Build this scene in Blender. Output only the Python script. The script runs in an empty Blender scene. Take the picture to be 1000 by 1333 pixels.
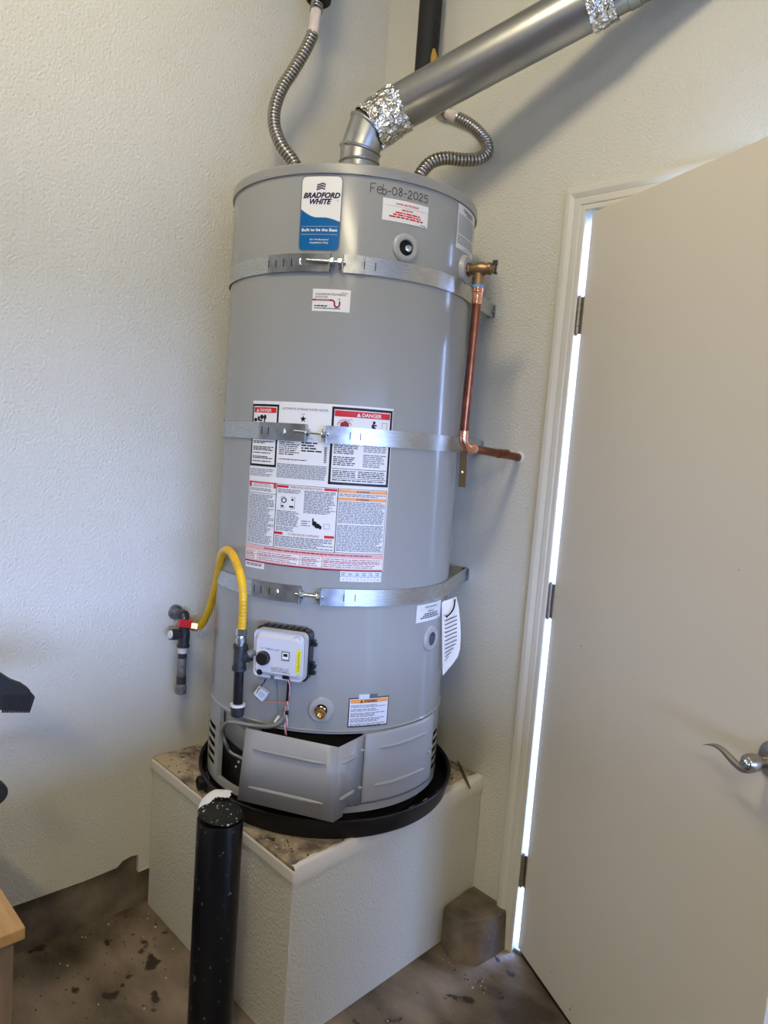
import bpy, bmesh, math, random
from mathutils import Vector, Matrix, noise
PI = math.pi
rnd = random.Random(7)
C = bpy.context.scene.collection
SC = bpy.context.scene

# ------------------------------------------------------------------ camera
F_PX, YAW, PITCH, ROLL = 967.32, 2.3767, -0.1139, 0.0739
CAM = Vector((1.9151, -1.7002, 1.4605))
_f = Vector((math.cos(YAW)*math.cos(PITCH), math.sin(YAW)*math.cos(PITCH), math.sin(PITCH)))
_r0 = Vector((math.sin(YAW), -math.cos(YAW), 0)); _u0 = _r0.cross(_f)
_r = _r0*math.cos(ROLL) + _u0*math.sin(ROLL); _u = -_r0*math.sin(ROLL) + _u0*math.cos(ROLL)
cd = bpy.data.cameras.new('camera'); cam = bpy.data.objects.new('camera', cd); C.objects.link(cam)
cd.sensor_fit = 'HORIZONTAL'; cd.sensor_width = 36; cd.lens = 36*F_PX/1000; cd.clip_start = 0.02
mw = Matrix.Identity(4)
for i in range(3):
    mw[i][0] = _r[i]; mw[i][1] = _u[i]; mw[i][2] = -_f[i]; mw[i][3] = CAM[i]
cam.matrix_world = mw
SC.camera = cam

# ------------------------------------------------------------------ world, lights, exposure
SC.view_settings.view_transform = 'Standard'; SC.view_settings.look = 'None'
SC.view_settings.gamma = 1.0; SC.view_settings.use_curve_mapping = False
SC.view_settings.exposure = 0.0
try:
    SC.cycles.use_denoising = True
    SC.cycles.max_bounces = 8; SC.cycles.diffuse_bounces = 5; SC.cycles.glossy_bounces = 4
    SC.cycles.sample_clamp_indirect = 6.0
except Exception: pass
W = bpy.data.worlds.new('world'); SC.world = W; W.use_nodes = True
bg = W.node_tree.nodes['Background']; bg.inputs[1].default_value = 48.0
_n = W.node_tree.nodes; _l = W.node_tree.links
_tc = _n.new('ShaderNodeTexCoord'); _sx = _n.new('ShaderNodeSeparateXYZ'); _cr = _n.new('ShaderNodeValToRGB')
_l.new(_tc.outputs['Generated'], _sx.inputs[0]); _l.new(_sx.outputs['Z'], _cr.inputs['Fac']); _l.new(_cr.outputs[0], bg.inputs[0])
_cr.color_ramp.elements[0].position = 0.0; _cr.color_ramp.elements[0].color = (0.36, 0.50, 0.98, 1)
_cr.color_ramp.elements[1].position = 0.6; _cr.color_ramp.elements[1].color = (0.20, 0.36, 0.85, 1)

def area(name, loc, target, sx, sy, power, color, spread=PI):
    l = bpy.data.lights.new(name, 'AREA'); l.shape = 'RECTANGLE'; l.size = sx; l.size_y = sy
    l.energy = power; l.color = color; l.spread = spread
    o = bpy.data.objects.new(name, l); C.objects.link(o); o.location = loc
    o.rotation_euler = (Vector(target)-Vector(loc)).to_track_quat('-Z', 'Y').to_euler()
    return o
for _nm, _lc, _tg, _a, _b in (('garage_opening_portal', (6.25, -3.1, 0.87), (0, -3.1, 0.87), 4.8, 1.74), ('doorway_portal', (1.23, 0.10, 1.02), (1.23, -1, 1.02), 0.86, 2.04)):
    _p = area(_nm, _lc, _tg, _a, _b, 1, (1, 1, 1)); _p.data.cycles.is_portal = True
area('ceiling_lamp_light', (1.05, -1.45, 3.05), (0.5, -0.5, 1.2), 0.36, 0.36, 20.5, (1.0, 0.86, 0.61))
area('ceiling_lamp_light_rear', (3.2, -3.2, 3.08), (3.2, -3.2, 0), 1.2, 0.3, 59, (1.0, 0.86, 0.58))

# ------------------------------------------------------------------ helpers
def ray(u, v): return _f + _r*((u-500)/F_PX) - _u*((v-666.5)/F_PX)
def at(u, v, axis, val):
    d = ray(u, v); t = (val-CAM[axis])/d[axis]; return CAM + d*t
def wr(u, v, y=0.0): return at(u, v, 1, y)
def wl(u, v, x=0.0): return at(u, v, 0, x)
def fl(u, v, z=0.0): return at(u, v, 2, z)

def lin(c):
    return tuple((x/12.92 if x <= 0.04045 else ((x+0.055)/1.055)**2.4) for x in c)
def srgb(r, g, b): return lin((r/255, g/255, b/255))

def mat(name, color, rough=0.5, metal=0.0, color2=None, nscale=8.0, cfac=(0.35, 0.65), bump=0.0, bscale=80.0,
        bdist=0.002, spec=None, emit=None, speck=None, sscale=60.0, sthr=0.68, rough2=None, stretch=None, detail=4.0, alpha=None):
    m = bpy.data.materials.new(name); m.use_nodes = True
    nt = m.node_tree; N = nt.nodes; L = nt.links
    b = N['Principled BSDF']
    b.inputs['Base Color'].default_value = (*color, 1)
    b.inputs['Roughness'].default_value = rough; b.inputs['Metallic'].default_value = metal
    if spec is not None: b.inputs['Specular IOR Level'].default_value = spec
    if emit:
        b.inputs['Emission Color'].default_value = (*emit[0], 1); b.inputs['Emission Strength'].default_value = emit[1]
    tc = N.new('ShaderNodeTexCoord'); vec = tc.outputs['Object']
    if stretch:
        mp = N.new('ShaderNodeMapping'); mp.inputs['Scale'].default_value = stretch
        L.new(vec, mp.inputs['Vector']); vec = mp.outputs[0]
    out = None
    if color2 is not None:
        n = N.new('ShaderNodeTexNoise'); n.inputs['Scale'].default_value = nscale; n.inputs['Detail'].default_value = detail
        L.new(vec, n.inputs['Vector'])
        mr = N.new('ShaderNodeMapRange'); mr.inputs[1].default_value = cfac[0]; mr.inputs[2].default_value = cfac[1]
        L.new(n.outputs['Fac'], mr.inputs[0])
        mx = N.new('ShaderNodeMix'); mx.data_type = 'RGBA'
        mx.inputs['A'].default_value = (*color, 1); mx.inputs['B'].default_value = (*color2, 1)
        L.new(mr.outputs[0], mx.inputs['Factor']); out = mx.outputs['Result']
        if rough2 is not None:
            mr2 = N.new('ShaderNodeMapRange'); mr2.inputs[3].default_value = rough; mr2.inputs[4].default_value = rough2
            L.new(mr.outputs[0], mr2.inputs[0]); L.new(mr2.outputs[0], b.inputs['Roughness'])
    if speck is not None:
        n = N.new('ShaderNodeTexNoise'); n.inputs['Scale'].default_value = sscale; n.inputs['Detail'].default_value = 3
        L.new(tc.outputs['Object'], n.inputs['Vector'])
        mr = N.new('ShaderNodeMapRange'); mr.inputs[1].default_value = sthr; mr.inputs[2].default_value = sthr+0.04
        L.new(n.outputs['Fac'], mr.inputs[0])
        mx = N.new('ShaderNodeMix'); mx.data_type = 'RGBA'; mx.inputs['A'].default_value = (*color, 1)
        if out: L.new(out, mx.inputs['A'])
        mx.inputs['B'].default_value = (*speck, 1)
        L.new(mr.outputs[0], mx.inputs['Factor']); out = mx.outputs['Result']
    if out: L.new(out, b.inputs['Base Color'])
    if bump:
        n = N.new('ShaderNodeTexNoise'); n.inputs['Scale'].default_value = bscale; n.inputs['Detail'].default_value = 2.5
        L.new(vec, n.inputs['Vector'])
        bp = N.new('ShaderNodeBump'); bp.inputs['Strength'].default_value = bump; bp.inputs['Distance'].default_value = bdist
        L.new(n.outputs['Fac'], bp.inputs['Height']); L.new(bp.outputs[0], b.inputs['Normal'])
    return m

M = {}
M['wall'] = mat('wall_paint', (0.655, 0.645, 0.555), 0.55, color2=(0.62, 0.605, 0.515), nscale=1.7, bump=0.85, bscale=150, bdist=0.004)
M['wallplain'] = mat('wall_paint_smooth', (0.68, 0.65, 0.58), 0.7)
M['ceil'] = mat('ceiling_paint', (0.68, 0.63, 0.51), 0.9)
M['walltan'] = mat('warm_bounce_wall', (0.60, 0.50, 0.35), 0.85)  # unseen walls, tan chosen to warm the bounced light
M['trim'] = mat('trim_paint', (0.65, 0.63, 0.54), 0.42)
M['door'] = mat('door_paint', (0.70, 0.655, 0.545), 0.38, bump=0.08, bscale=25, bdist=0.002)
M['grey'] = mat('jacket_grey', (0.305, 0.310, 0.290), 0.15, spec=0.5, bump=0.02, bscale=6, bdist=0.004)
M['grey2'] = mat('panel_grey', (0.33, 0.335, 0.33), 0.32, bump=0.03, bscale=8, bdist=0.004)
M['rim'] = mat('rim_grey', (0.34, 0.34, 0.32), 0.33, metal=0.35)
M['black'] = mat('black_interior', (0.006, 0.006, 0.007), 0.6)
M['pan'] = mat('black_plastic', (0.006, 0.006, 0.008), 0.42, spec=0.3, color2=(0.014, 0.013, 0.012), nscale=12, bump=0.1, bscale=40)
M['galv'] = mat('galvanised_steel', (0.50, 0.51, 0.50), 0.27, 0.95, bump=0.12, bscale=18, bdist=0.003, color2=(0.34, 0.35, 0.34), nscale=9, cfac=(0.3, 0.7), rough2=0.42, stretch=(1, 1, 1), detail=6)
M['strap'] = mat('strap_steel', (0.56, 0.58, 0.56), 0.30, 0.9, color2=(0.42, 0.43, 0.42), nscale=14, stretch=(3, 3, 60), rough2=0.42)
M['strapdark'] = mat('strap_bracket_steel', (0.38, 0.40, 0.41), 0.33, 0.9, color2=(0.26, 0.27, 0.28), nscale=40)
M['zinc'] = mat('zinc_bolt', (0.62, 0.70, 0.72), 0.22, 1.0)
M['foil'] = mat('foil_tape', (0.78, 0.77, 0.74), 0.20, 1.0, bump=1.0, bscale=45, bdist=0.02)
M['flex'] = mat('corrugated_stainless', (0.40, 0.38, 0.345), 0.27, 1.0)
M['sleeve'] = mat('clear_sleeve', (0.62, 0.52, 0.48), 0.3, color2=(0.72, 0.66, 0.62), nscale=60, stretch=(1, 1, 0.2))
M['copper'] = mat('aged_copper', (0.33, 0.125, 0.07), 0.30, 0.95, color2=(0.20, 0.075, 0.045), nscale=25)
M['copperbright'] = mat('bright_copper', (0.85, 0.42, 0.28), 0.2, 1.0, bump=0.4, bscale=90, bdist=0.003)
M['brass'] = mat('brass', (0.62, 0.43, 0.18), 0.25, 1.0)
M['bronze'] = mat('cast_brass', (0.30, 0.20, 0.10), 0.42, 0.9, bump=0.3, bscale=200)
M['blacksteel'] = mat('black_iron', (0.030, 0.033, 0.036), 0.33, 0.4, bump=0.2, bscale=120, color2=(0.06, 0.065, 0.07), nscale=30)
M['blackpipe'] = mat('black_pipe_gloss', (0.008, 0.009, 0.012), 0.22)
M['oldsteel'] = mat('weathered_steel', (0.33, 0.34, 0.34), 0.5, 0.6, color2=(0.16, 0.15, 0.14), nscale=35, bump=0.3, bscale=90)
M['paintblob'] = mat('white_paint_blob', (0.62, 0.61, 0.60), 0.4, bump=0.6, bscale=60)
M['yellow'] = mat('yellow_coating', (0.80, 0.46, 0.010), 0.34, color2=(0.60, 0.33, 0.01), nscale=30, cfac=(0.5, 0.75), bump=0.3, bscale=70)
M['red'] = mat('red_plastic', (0.62, 0.03, 0.03), 0.4)
M['foam'] = mat('black_foam', (0.012, 0.012, 0.012), 0.75, bump=0.3, bscale=60)
M['foamy'] = mat('yellow_foam', (0.42, 0.24, 0.04), 0.9, bump=0.5, bscale=80)
M['white'] = mat('white_plastic', (0.74, 0.74, 0.72), 0.3)
M['cream'] = mat('valve_plastic', (0.56, 0.56, 0.56), 0.38)
M['ring'] = mat('port_ring_plastic', (0.35, 0.35, 0.34), 0.35)
M['blackgloss'] = mat('black_gloss_plastic', (0.010, 0.010, 0.011), 0.25)
M['paper'] = mat('sticker_white', (0.76, 0.75, 0.71), 0.35, spec=0.18)
M['paperb'] = mat('sticker_paper', (0.74, 0.76, 0.82), 0.35, spec=0.18)
M['ink'] = mat('ink_black', (0.012, 0.012, 0.014), 0.35, spec=0.18)
M['inkgrey'] = mat('ink_grey', (0.16, 0.17, 0.19), 0.35, spec=0.18)
M['marker'] = mat('marker_black', (0.03, 0.03, 0.03), 0.5)
M['inkred'] = mat('ink_red', (0.58, 0.02, 0.025), 0.35, spec=0.18)
M['inkpink'] = mat('ink_pink', (0.72, 0.42, 0.38), 0.35, spec=0.18)
M['inkorange'] = mat('ink_orange', (0.85, 0.36, 0.10), 0.35, spec=0.18)
M['inknavy'] = mat('ink_navy', (0.012, 0.018, 0.07), 0.35, spec=0.18)
M['inkblue'] = mat('ink_blue', (0.006, 0.12, 0.32), 0.35, spec=0.18)
M['inkmaroon'] = mat('ink_maroon', (0.28, 0.01, 0.02), 0.35, spec=0.18)
M['yellowlab'] = mat('yellow_label', (0.75, 0.68, 0.02), 0.35)
M['tapeclear'] = mat('silver_tape', (0.60, 0.72, 0.74), 0.15)
M['concrete'] = mat('stained_concrete', (0.055, 0.040, 0.024), 0.55, color2=(0.30, 0.235, 0.17), nscale=4.5, cfac=(0.33, 0.70), bump=0.6, bscale=38, bdist=0.005, speck=(0.030, 0.020, 0.014), sscale=16, sthr=0.64, detail=12, stretch=(1, 1.6, 1))
M['curb'] = mat('curb_concrete', (0.075, 0.058, 0.040), 0.8, color2=(0.24, 0.19, 0.135), nscale=11, cfac=(0.3, 0.72), bump=0.6, bscale=45, bdist=0.005, detail=8)
M['deck'] = mat('dirty_board', (0.50, 0.40, 0.27), 0.8, color2=(0.13, 0.10, 0.075), nscale=14, cfac=(0.42, 0.62), bump=0.5, bscale=60, speck=(0.03, 0.025, 0.02), sscale=40, sthr=0.62, detail=8)
M['bollard'] = mat('bollard_paint', (0.004, 0.005, 0.009), 0.30, spec=0.35, bump=0.3, bscale=16, bdist=0.006, speck=(0.12, 0.13, 0.15), sscale=70, sthr=0.67)
M['dome'] = mat('bollard_dome', (0.014, 0.015, 0.012), 0.7, spec=0.25, bump=0.7, bscale=80, bdist=0.004, speck=(0.6, 0.6, 0.56), sscale=110, sthr=0.64)
M['wood'] = mat('pine_board', (0.60, 0.36, 0.14), 0.45, color2=(0.50, 0.28, 0.10), nscale=6, stretch=(1, 12, 4), bump=0.05)
M['woodside'] = mat('pine_side', (0.27, 0.19, 0.12), 0.6, color2=(0.20, 0.135, 0.08), nscale=9, stretch=(8, 8, 0.8), bump=0.1)
M['nickel'] = mat('satin_nickel', (0.40, 0.36, 0.30), 0.28, 1.0)
M['hinge'] = mat('aged_hinge', (0.36, 0.32, 0.27), 0.4, 0.9)
M['sweep'] = mat('door_sweep_rubber', (0.010, 0.010, 0.012), 0.5)
M['twig'] = mat('dry_twig', (0.10, 0.08, 0.045), 0.8)
M['chip'] = mat('white_debris', (0.65, 0.62, 0.56), 0.8)
M['dirt'] = mat('dark_debris', (0.03, 0.022, 0.016), 0.9)
M['wire_red'] = mat('wire_red', (0.45, 0.05, 0.05), 0.4)
M['wire_white'] = mat('wire_white', (0.70, 0.66, 0.64), 0.4)
M['outside'] = mat('outside_ground', (0.13, 0.11, 0.08), 0.9)
M['lens'] = mat('lamp_diffuser', (0.8, 0.8, 0.8), 0.5)
M['tube'] = mat('aluminium_tube', (0.42, 0.42, 0.38), 0.32, 0.9)
M['bluetape'] = mat('blue_sealant', (0.10, 0.32, 0.60), 0.5)
M['grime'] = mat('painted_board_edge', (0.60, 0.58, 0.54), 0.6, color2=(0.30, 0.26, 0.2), nscale=22, cfac=(0.55, 0.7), bump=0.4, bscale=50)

ROOTM = {}
def rootmat(p):
    while p is not None:
        if p.name in ROOTM: return ROOTM[p.name]
        p = p.parent
    return Matrix.Identity(4)

def empty(name, M4, label=None, cat=None, group=None, kind=None):
    o = bpy.data.objects.new(name, None); C.objects.link(o)
    if not isinstance(M4, Matrix): M4 = Matrix.Translation(Vector(M4))
    o.matrix_world = M4; o.empty_display_size = 0.05; ROOTM[o.name] = M4.copy()
    tag(o, label, cat, group, kind); return o
def tag(o, label=None, cat=None, group=None, kind=None):
    if label: o['label'] = label
    if cat: o['category'] = cat
    if group: o['group'] = group
    if kind: o['kind'] = kind
    return o

class MB:
    def __init__(s): s.v = []; s.f = []; s.m = []; s.mi = 0
    def add(s, vs, fs, mi=None):
        n = len(s.v); s.v += [Vector(v) for v in vs]; s.f += [tuple(i+n for i in f) for f in fs]
        s.m += [s.mi if mi is None else mi]*len(fs); return s
    def box(s, lo, hi, mi=None, T=None):
        x0, y0, z0 = lo; x1, y1, z1 = hi
        vs = [Vector(p) for p in ((x0,y0,z0),(x1,y0,z0),(x1,y1,z0),(x0,y1,z0),(x0,y0,z1),(x1,y0,z1),(x1,y1,z1),(x0,y1,z1))]
        if T: vs = [T @ v for v in vs]
        return s.add(vs, [(0,3,2,1),(4,5,6,7),(0,1,5,4),(1,2,6,5),(2,3,7,6),(3,0,4,7)], mi)
    def prism(s, poly, fn, a, b, mi=None):
        """poly 2D points, fn(p, t) -> 3D; extruded from t=a to t=b"""
        n = len(poly); vs = [fn(p, a) for p in poly] + [fn(p, b) for p in poly]
        fs = [tuple(range(n))[::-1], tuple(range(n, 2*n))] + [(i, (i+1) % n, n+(i+1) % n, n+i) for i in range(n)]
        return s.add(vs, fs, mi)
    def tube(s, pts, r, seg=12, caps=True, mi=None):
        pts = [Vector(p) for p in pts]; n = len(pts); rr = r if isinstance(r, (list, tuple)) else [r]*n
        T = [(pts[min(i+1, n-1)]-pts[max(i-1, 0)]).normalized() for i in range(n)]
        a = T[0].orthogonal().normalized(); vs = []
        for i in range(n):
            a = (a - T[i]*a.dot(T[i])).normalized(); b = T[i].cross(a)
            for k in range(seg):
                t = 2*PI*k/seg; vs.append(pts[i] + (a*math.cos(t)+b*math.sin(t))*rr[i])
        fs = [(i*seg+k, i*seg+(k+1) % seg, (i+1)*seg+(k+1) % seg, (i+1)*seg+k) for i in range(n-1) for k in range(seg)]
        if caps: fs += [tuple(range(seg))[::-1], tuple((n-1)*seg+k for k in range(seg))]
        return s.add(vs, fs, mi)
    def lathe(s, prof, T=None, seg=32, mi=None, a0=0, a1=2*PI):
        """prof [(r,z)] around z; closed ring when full turn"""
        full = abs(a1-a0-2*PI) < 1e-6; k = seg if full else seg+1; vs = []
        for r, z in prof:
            for j in range(k):
                t = a0+(a1-a0)*j/seg; v = Vector((r*math.cos(t), r*math.sin(t), z)); vs.append(T @ v if T else v)
        fs = []
        for i in range(len(prof)-1):
            for j in range(seg):
                j2 = (j+1) % k; fs.append((i*k+j, i*k+j2, (i+1)*k+j2, (i+1)*k+j))
        if full:
            if prof[0][0] > 1e-6 : fs.append(tuple(range(k))[::-1])
            if prof[-1][0] > 1e-6: fs.append(tuple((len(prof)-1)*k+j for j in range(k)))
        return s.add(vs, fs, mi)
    def ico(s, c, r, mi=None, sub=1, sc=(1,1,1), jit=0.0):
        bm = bmesh.new(); bmesh.ops.create_icosphere(bm, subdivisions=sub, radius=r)
        vs = [Vector((v.co.x*sc[0], v.co.y*sc[1], v.co.z*sc[2]))*(1+rnd.uniform(-jit, jit))+Vector(c) for v in bm.verts]
        bm.verts.index_update(); fs = [tuple(v.index for v in f.verts) for f in bm.faces]; bm.free()
        return s.add(vs, fs, mi)
    def build(s, name, mats, parent=None, world=True, smooth=True, bevel=0, bseg=2, origin=None, angle=35, solid=0, keep=False):
        if not isinstance(mats, (list, tuple)): mats = [mats]
        vs = s.v
        if parent is not None and world:
            I = rootmat(parent).inverted(); vs = [I @ v for v in vs]
        o_loc = None
        if parent is None:
            if origin is None:
                xs = [v.x for v in vs]; ys = [v.y for v in vs]; zs = [v.z for v in vs]
                origin = Vector(((min(xs)+max(xs))/2, (min(ys)+max(ys))/2, min(zs)))
            o_loc = Vector(origin); vs = [v-o_loc for v in vs]
        me = bpy.data.meshes.new(name); me.from_pydata([tuple(v) for v in vs], [], s.f); me.update()
        for m in mats: me.materials.append(m)
        if len(mats) > 1: me.polygons.foreach_set('material_index', s.m)
        if not keep:
            bm = bmesh.new(); bm.from_mesh(me); bmesh.ops.recalc_face_normals(bm, faces=bm.faces); bm.to_mesh(me); bm.free()
        if smooth:
            me.polygons.foreach_set('use_smooth', [True]*len(me.polygons))
            me.set_sharp_from_angle(angle=math.radians(angle))
        o = bpy.data.objects.new(name, me); C.objects.link(o)
        if parent is not None: o.parent = parent
        else: o.location = o_loc
        if bevel:
            b = o.modifiers.new('bevel', 'BEVEL'); b.width = bevel; b.segments = bseg; b.limit_method = 'ANGLE'; b.angle_limit = math.radians(40)
        if solid:
            b = o.modifiers.new('solid', 'SOLIDIFY'); b.thickness = solid; b.offset = 0
        return o

def spline(P, n=12):
    P = [Vector(p) for p in P]; Q = [P[0]*2-P[1]]+P+[P[-1]*2-P[-2]]; out = []
    for i in range(1, len(Q)-2):
        a, b, c, d = Q[i-1:i+3]
        for k in range(n):
            t = k/n; out.append(0.5*((2*b)+(c-a)*t+(2*a-5*b+4*c-d)*t*t+(3*b-a-3*c+d)*t**3))
    out.append(P[-1]); return out
def resample(P, step):
    L = [0]
    for a, b in zip(P, P[1:]): L.append(L[-1]+(b-a).length)
    n = max(2, int(L[-1]/step)); out = []; j = 0
    for i in range(n+1):
        d = L[-1]*i/n
        while j < len(L)-2 and L[j+1] < d: j += 1
        t = (d-L[j])/max(1e-9, L[j+1]-L[j]); out.append(P[j].lerp(P[j+1], min(1, t)))
    return out, L[-1]
def frame(o, z, x=None):
    z = Vector(z).normalized(); x = Vector(x) if x is not None else z.orthogonal()
    x = (x - z*x.dot(z)).normalized(); y = z.cross(x)
    m = Matrix.Identity(4)
    for i in range(3): m[i][0] = x[i]; m[i][1] = y[i]; m[i][2] = z[i]; m[i][3] = o[i]
    return m
def hexprof(): return None

_tc = {}
def textmesh(s, size, bold=0.0, shear=0.0, spacing=1.0):
    k = (s, bold, shear, spacing)
    if k not in _tc:
        cu = bpy.data.curves.new('t', 'FONT'); cu.body = s; cu.size = 1.0; cu.offset = bold; cu.shear = shear
        cu.resolution_u = 3; cu.space_character = spacing
        o = bpy.data.objects.new('t', cu); C.objects.link(o)
        dg = bpy.context.evaluated_depsgraph_get(); e = o.evaluated_get(dg); me = e.to_mesh()
        vs = [(v.co.x, v.co.y) for v in me.vertices]; fs = [tuple(p.vertices) for p in me.polygons]
        e.to_mesh_clear(); bpy.data.objects.remove(o); bpy.data.curves.remove(cu)
        x0 = min(v[0] for v in vs); vs = [(x-x0, y) for x, y in vs]
        _tc[k] = (vs, fs, max(v[0] for v in vs))
    vs, fs, w = _tc[k]
    return [(x*size, y*size) for x, y in vs], fs, w*size
def text(mb, s, fn, x, y, size, mi=0, align='l', bold=0.0, shear=0.0, fit=None, spacing=1.0, rot=0.0):
    """writes s on a surface; fn(x,y)->3D; size is the cap height"""
    vs, fs, w = textmesh(s, size/0.70, bold, shear, spacing)
    k = 1.0
    if fit: k = fit/w; w = fit
    ox = {'l': 0, 'c': -w/2, 'r': -w}[align]
    c, sn = math.cos(rot), math.sin(rot)
    mb.add([fn(x+(a*k+ox)*c-b*sn, y+(a*k+ox)*sn+b*c) for a, b in vs], fs, mi)
def rectp(mb, fn, x0, x1, y0, y1, mi=0, nx=1, ny=1):
    vs = [fn(x0+(x1-x0)*i/nx, y0+(y1-y0)*j/ny) for j in range(ny+1) for i in range(nx+1)]
    fs = [(j*(nx+1)+i, j*(nx+1)+i+1, (j+1)*(nx+1)+i+1, (j+1)*(nx+1)+i) for j in range(ny) for i in range(nx)]
    mb.add(vs, fs, mi)
def polyp(mb, fn, pts, mi=0): mb.add([fn(*p) for p in pts], [tuple(range(len(pts)))], mi)
def lines(mb, fn, x0, x1, y0, y1, pitch, mi=0, fill=0.45, ragged=0.25, indent=0.0):
    """rows of unreadably small print as word-long dashes"""
    y = y1-pitch
    while y >= y0-1e-6:
        x = x0+indent; end = x1-(x1-x0)*(ragged*rnd.random()**2)
        while x < end-pitch*0.5:
            w = pitch*rnd.uniform(0.8, 3.6); xe = min(x+w, end)
            rectp(mb, fn, x, xe, y, y+pitch*fill, mi); x = xe+pitch*0.42
        y -= pitch
def frame_rect(mb, fn, x0, x1, y0, y1, t, mi=0, n=1):
    rectp(mb, fn, x0, x1, y0, y0+t, mi, n); rectp(mb, fn, x0, x1, y1-t, y1, mi, n)
    rectp(mb, fn, x0, x0+t, y0, y1, mi); rectp(mb, fn, x1-t, x1, y0, y1, mi)

# ------------------------------------------------------------------ room shell
DX, ANG = 0.825, 0.4448          # door hinge line on the right wall, opening angle
XR, YF, ZC = 6.2, -6.2, 3.15
m = MB(); m.box((-0.12, YF-0.12, -0.15), (XR+0.12, 0.12, 0.0)); m.build('floor', M['concrete'], smooth=False)['kind'] = 'structure'
m = MB(); m.box((-0.12, YF-0.12, ZC), (XR+0.12, 0.12, ZC+0.1)); m.build('ceiling', M['ceil'], smooth=False)['kind'] = 'structure'
# left wall: drywall ends raggedly above the concrete stem wall
ragged = [(YF, 0.150)]
y = -3.0
while y < -0.86: ragged.append((y, 0.148+rnd.uniform(-0.003, 0.003))); y += 0.11
ragged += [(-0.815, 0.152), (-0.80, 0.166), (-0.775, 0.172), (-0.752, 0.168), (-0.750, 0.112), (-0.66, 0.118), (0.0, 0.118)]
m = MB(); m.prism(ragged+[(0.0, ZC), (YF, ZC)], lambda p, t: (t, p[0], p[1]), -0.013, 0.0)
m.build('wall_left', M['wall'], smooth=False)['kind'] = 'structure'
m = MB(); m.prism([(YF, 0), (0, 0), (0, ZC), (YF, ZC)], lambda p, t: (t, p[0], p[1]), -0.12, -0.0135)
o = m.build('wall_left', M['curb'], smooth=False); o.name = 'wall_left_core'; o['kind'] = 'structure'
# right wall with the doorway
OX0, OX1, OZ = 0.806, 1.655, 2.047
m = MB()
m.box((0.0, 0.0, 0.10), (0.700, 0.12, ZC)); m.box((0.700, 0, 0.085), (OX0-0.018, 0.12, ZC)); m.box((OX0-0.018, 0, OZ+0.018), (OX1+0.018, 0.12, ZC)); m.box((OX1+0.018, 0, 0), (XR, 0.12, ZC))
m.build('wall_right', M['wall'], smooth=False)['kind'] = 'structure'
m = MB(); m.box((0.0, 0.004, 0.0), (OX0-0.02, 0.12, 0.10)); m.build('baseboard_right_core', M['curb'], smooth=False)['kind'] = 'structure'
# rear wall and the garage-opening wall (behind the camera)
m = MB(); m.box((0, YF-0.12, 0), (XR, YF, ZC)); m.build('wall_rear', M['walltan'], smooth=False)['kind'] = 'structure'
m = MB(); m.box((XR, YF, 0), (XR+0.12, -5.5, ZC)); m.box((XR, -0.7, 0), (XR+0.12, 0, ZC)); m.box((XR, -5.5, 1.74), (XR+0.12, -0.7, ZC)); m.box((XR, -5.5, 0), (XR+0.12, -0.7, 0.0))  # header set low to keep daylight off the upper walls
m.build('wall_garage_front', M['walltan'], smooth=False)['kind'] = 'structure'
m = MB(); m.box((-150, -150, -0.3), (300, 150, -0.16)); tag(m.build('outdoor_ground', M['outside'], smooth=False), 'pale outdoor paving beyond the door', 'paving', kind='structure')
# concrete curb block showing below the right wall beside the platform
top = [(0.6485, -0.001), (0.6495, -0.02), (0.6545, -0.11), (0.6600, -0.143), (0.690, -0.160), (0.735, -0.156), (0.765, -0.118), (0.783, -0.060), (0.784, -0.001)]
bot = [(0.6485, -0.001), (0.6495, -0.02), (0.6550, -0.12), (0.668, -0.150), (0.705, -0.166), (0.745, -0.166), (0.785, -0.130), (0.790, -0.060), (0.790, -0.001)]
n = len(top); zs = [0.116+0.002*math.sin(i*2.1) for i in range(n)]
m = MB(); m.add([(x, y, 0) for x, y in bot]+[(x, y, z-0.008) for (x, y), z in zip(top, zs)]+[(0.72+(x-0.72)*0.95, -0.07+(y+0.07)*0.94 if y < -0.01 else y, z) for (x, y), z in zip(top, zs)],
      [(i, (i+1) % n, n+(i+1) % n, n+i) for i in range(n)]+[(n+i, n+(i+1) % n, 2*n+(i+1) % n, 2*n+i) for i in range(n)]+[tuple(range(2*n, 3*n))])
tag(m.build('concrete_curb', M['curb'], angle=30), 'low stained concrete curb block between the heater platform and the door casing', 'curb')

# ------------------------------------------------------------------ doorway: jambs and casing
m = MB(); m.box((OX0-0.018, 0.0, 0), (OX0, 0.125, OZ+0.018)); m.box((OX1, 0, 0), (OX1+0.018, 0.125, OZ+0.018)); m.box((OX0, 0, OZ), (OX1, 0.125, OZ+0.018))
m.box((OX0, 0.052, 0), (OX0+0.011, 0.092, OZ)); m.box((OX1-0.011, 0.052, 0), (OX1, 0.092, OZ)); m.box((OX0, 0.052, OZ-0.011), (OX1, 0.092, OZ))
frame_o = m.build('trim_1', M['trim'], smooth=False, bevel=0.0012); frame_o['kind'] = 'structure'
def casing_path(prof):
    """prof: (w, t) where w = distance outward from the opening edge; mitred U path"""
    g = 0.005; m = MB(); n = len(prof); vs = []
    for k in range(4):
        for w, t in prof:
            q = w-g
            x = (OX0-q) if k < 2 else (OX1+q); z = 0.0 if k in (0, 3) else OZ+q
            vs.append((x, -t, z))
    fs = [(k*n+i, k*n+(i+1) % n, (k+1)*n+(i+1) % n, (k+1)*n+i) for k in range(3) for i in range(n)]
    fs += [tuple(range(n)), tuple(range(3*n, 4*n))[::-1]]
    return m.add(vs, fs)
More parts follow.
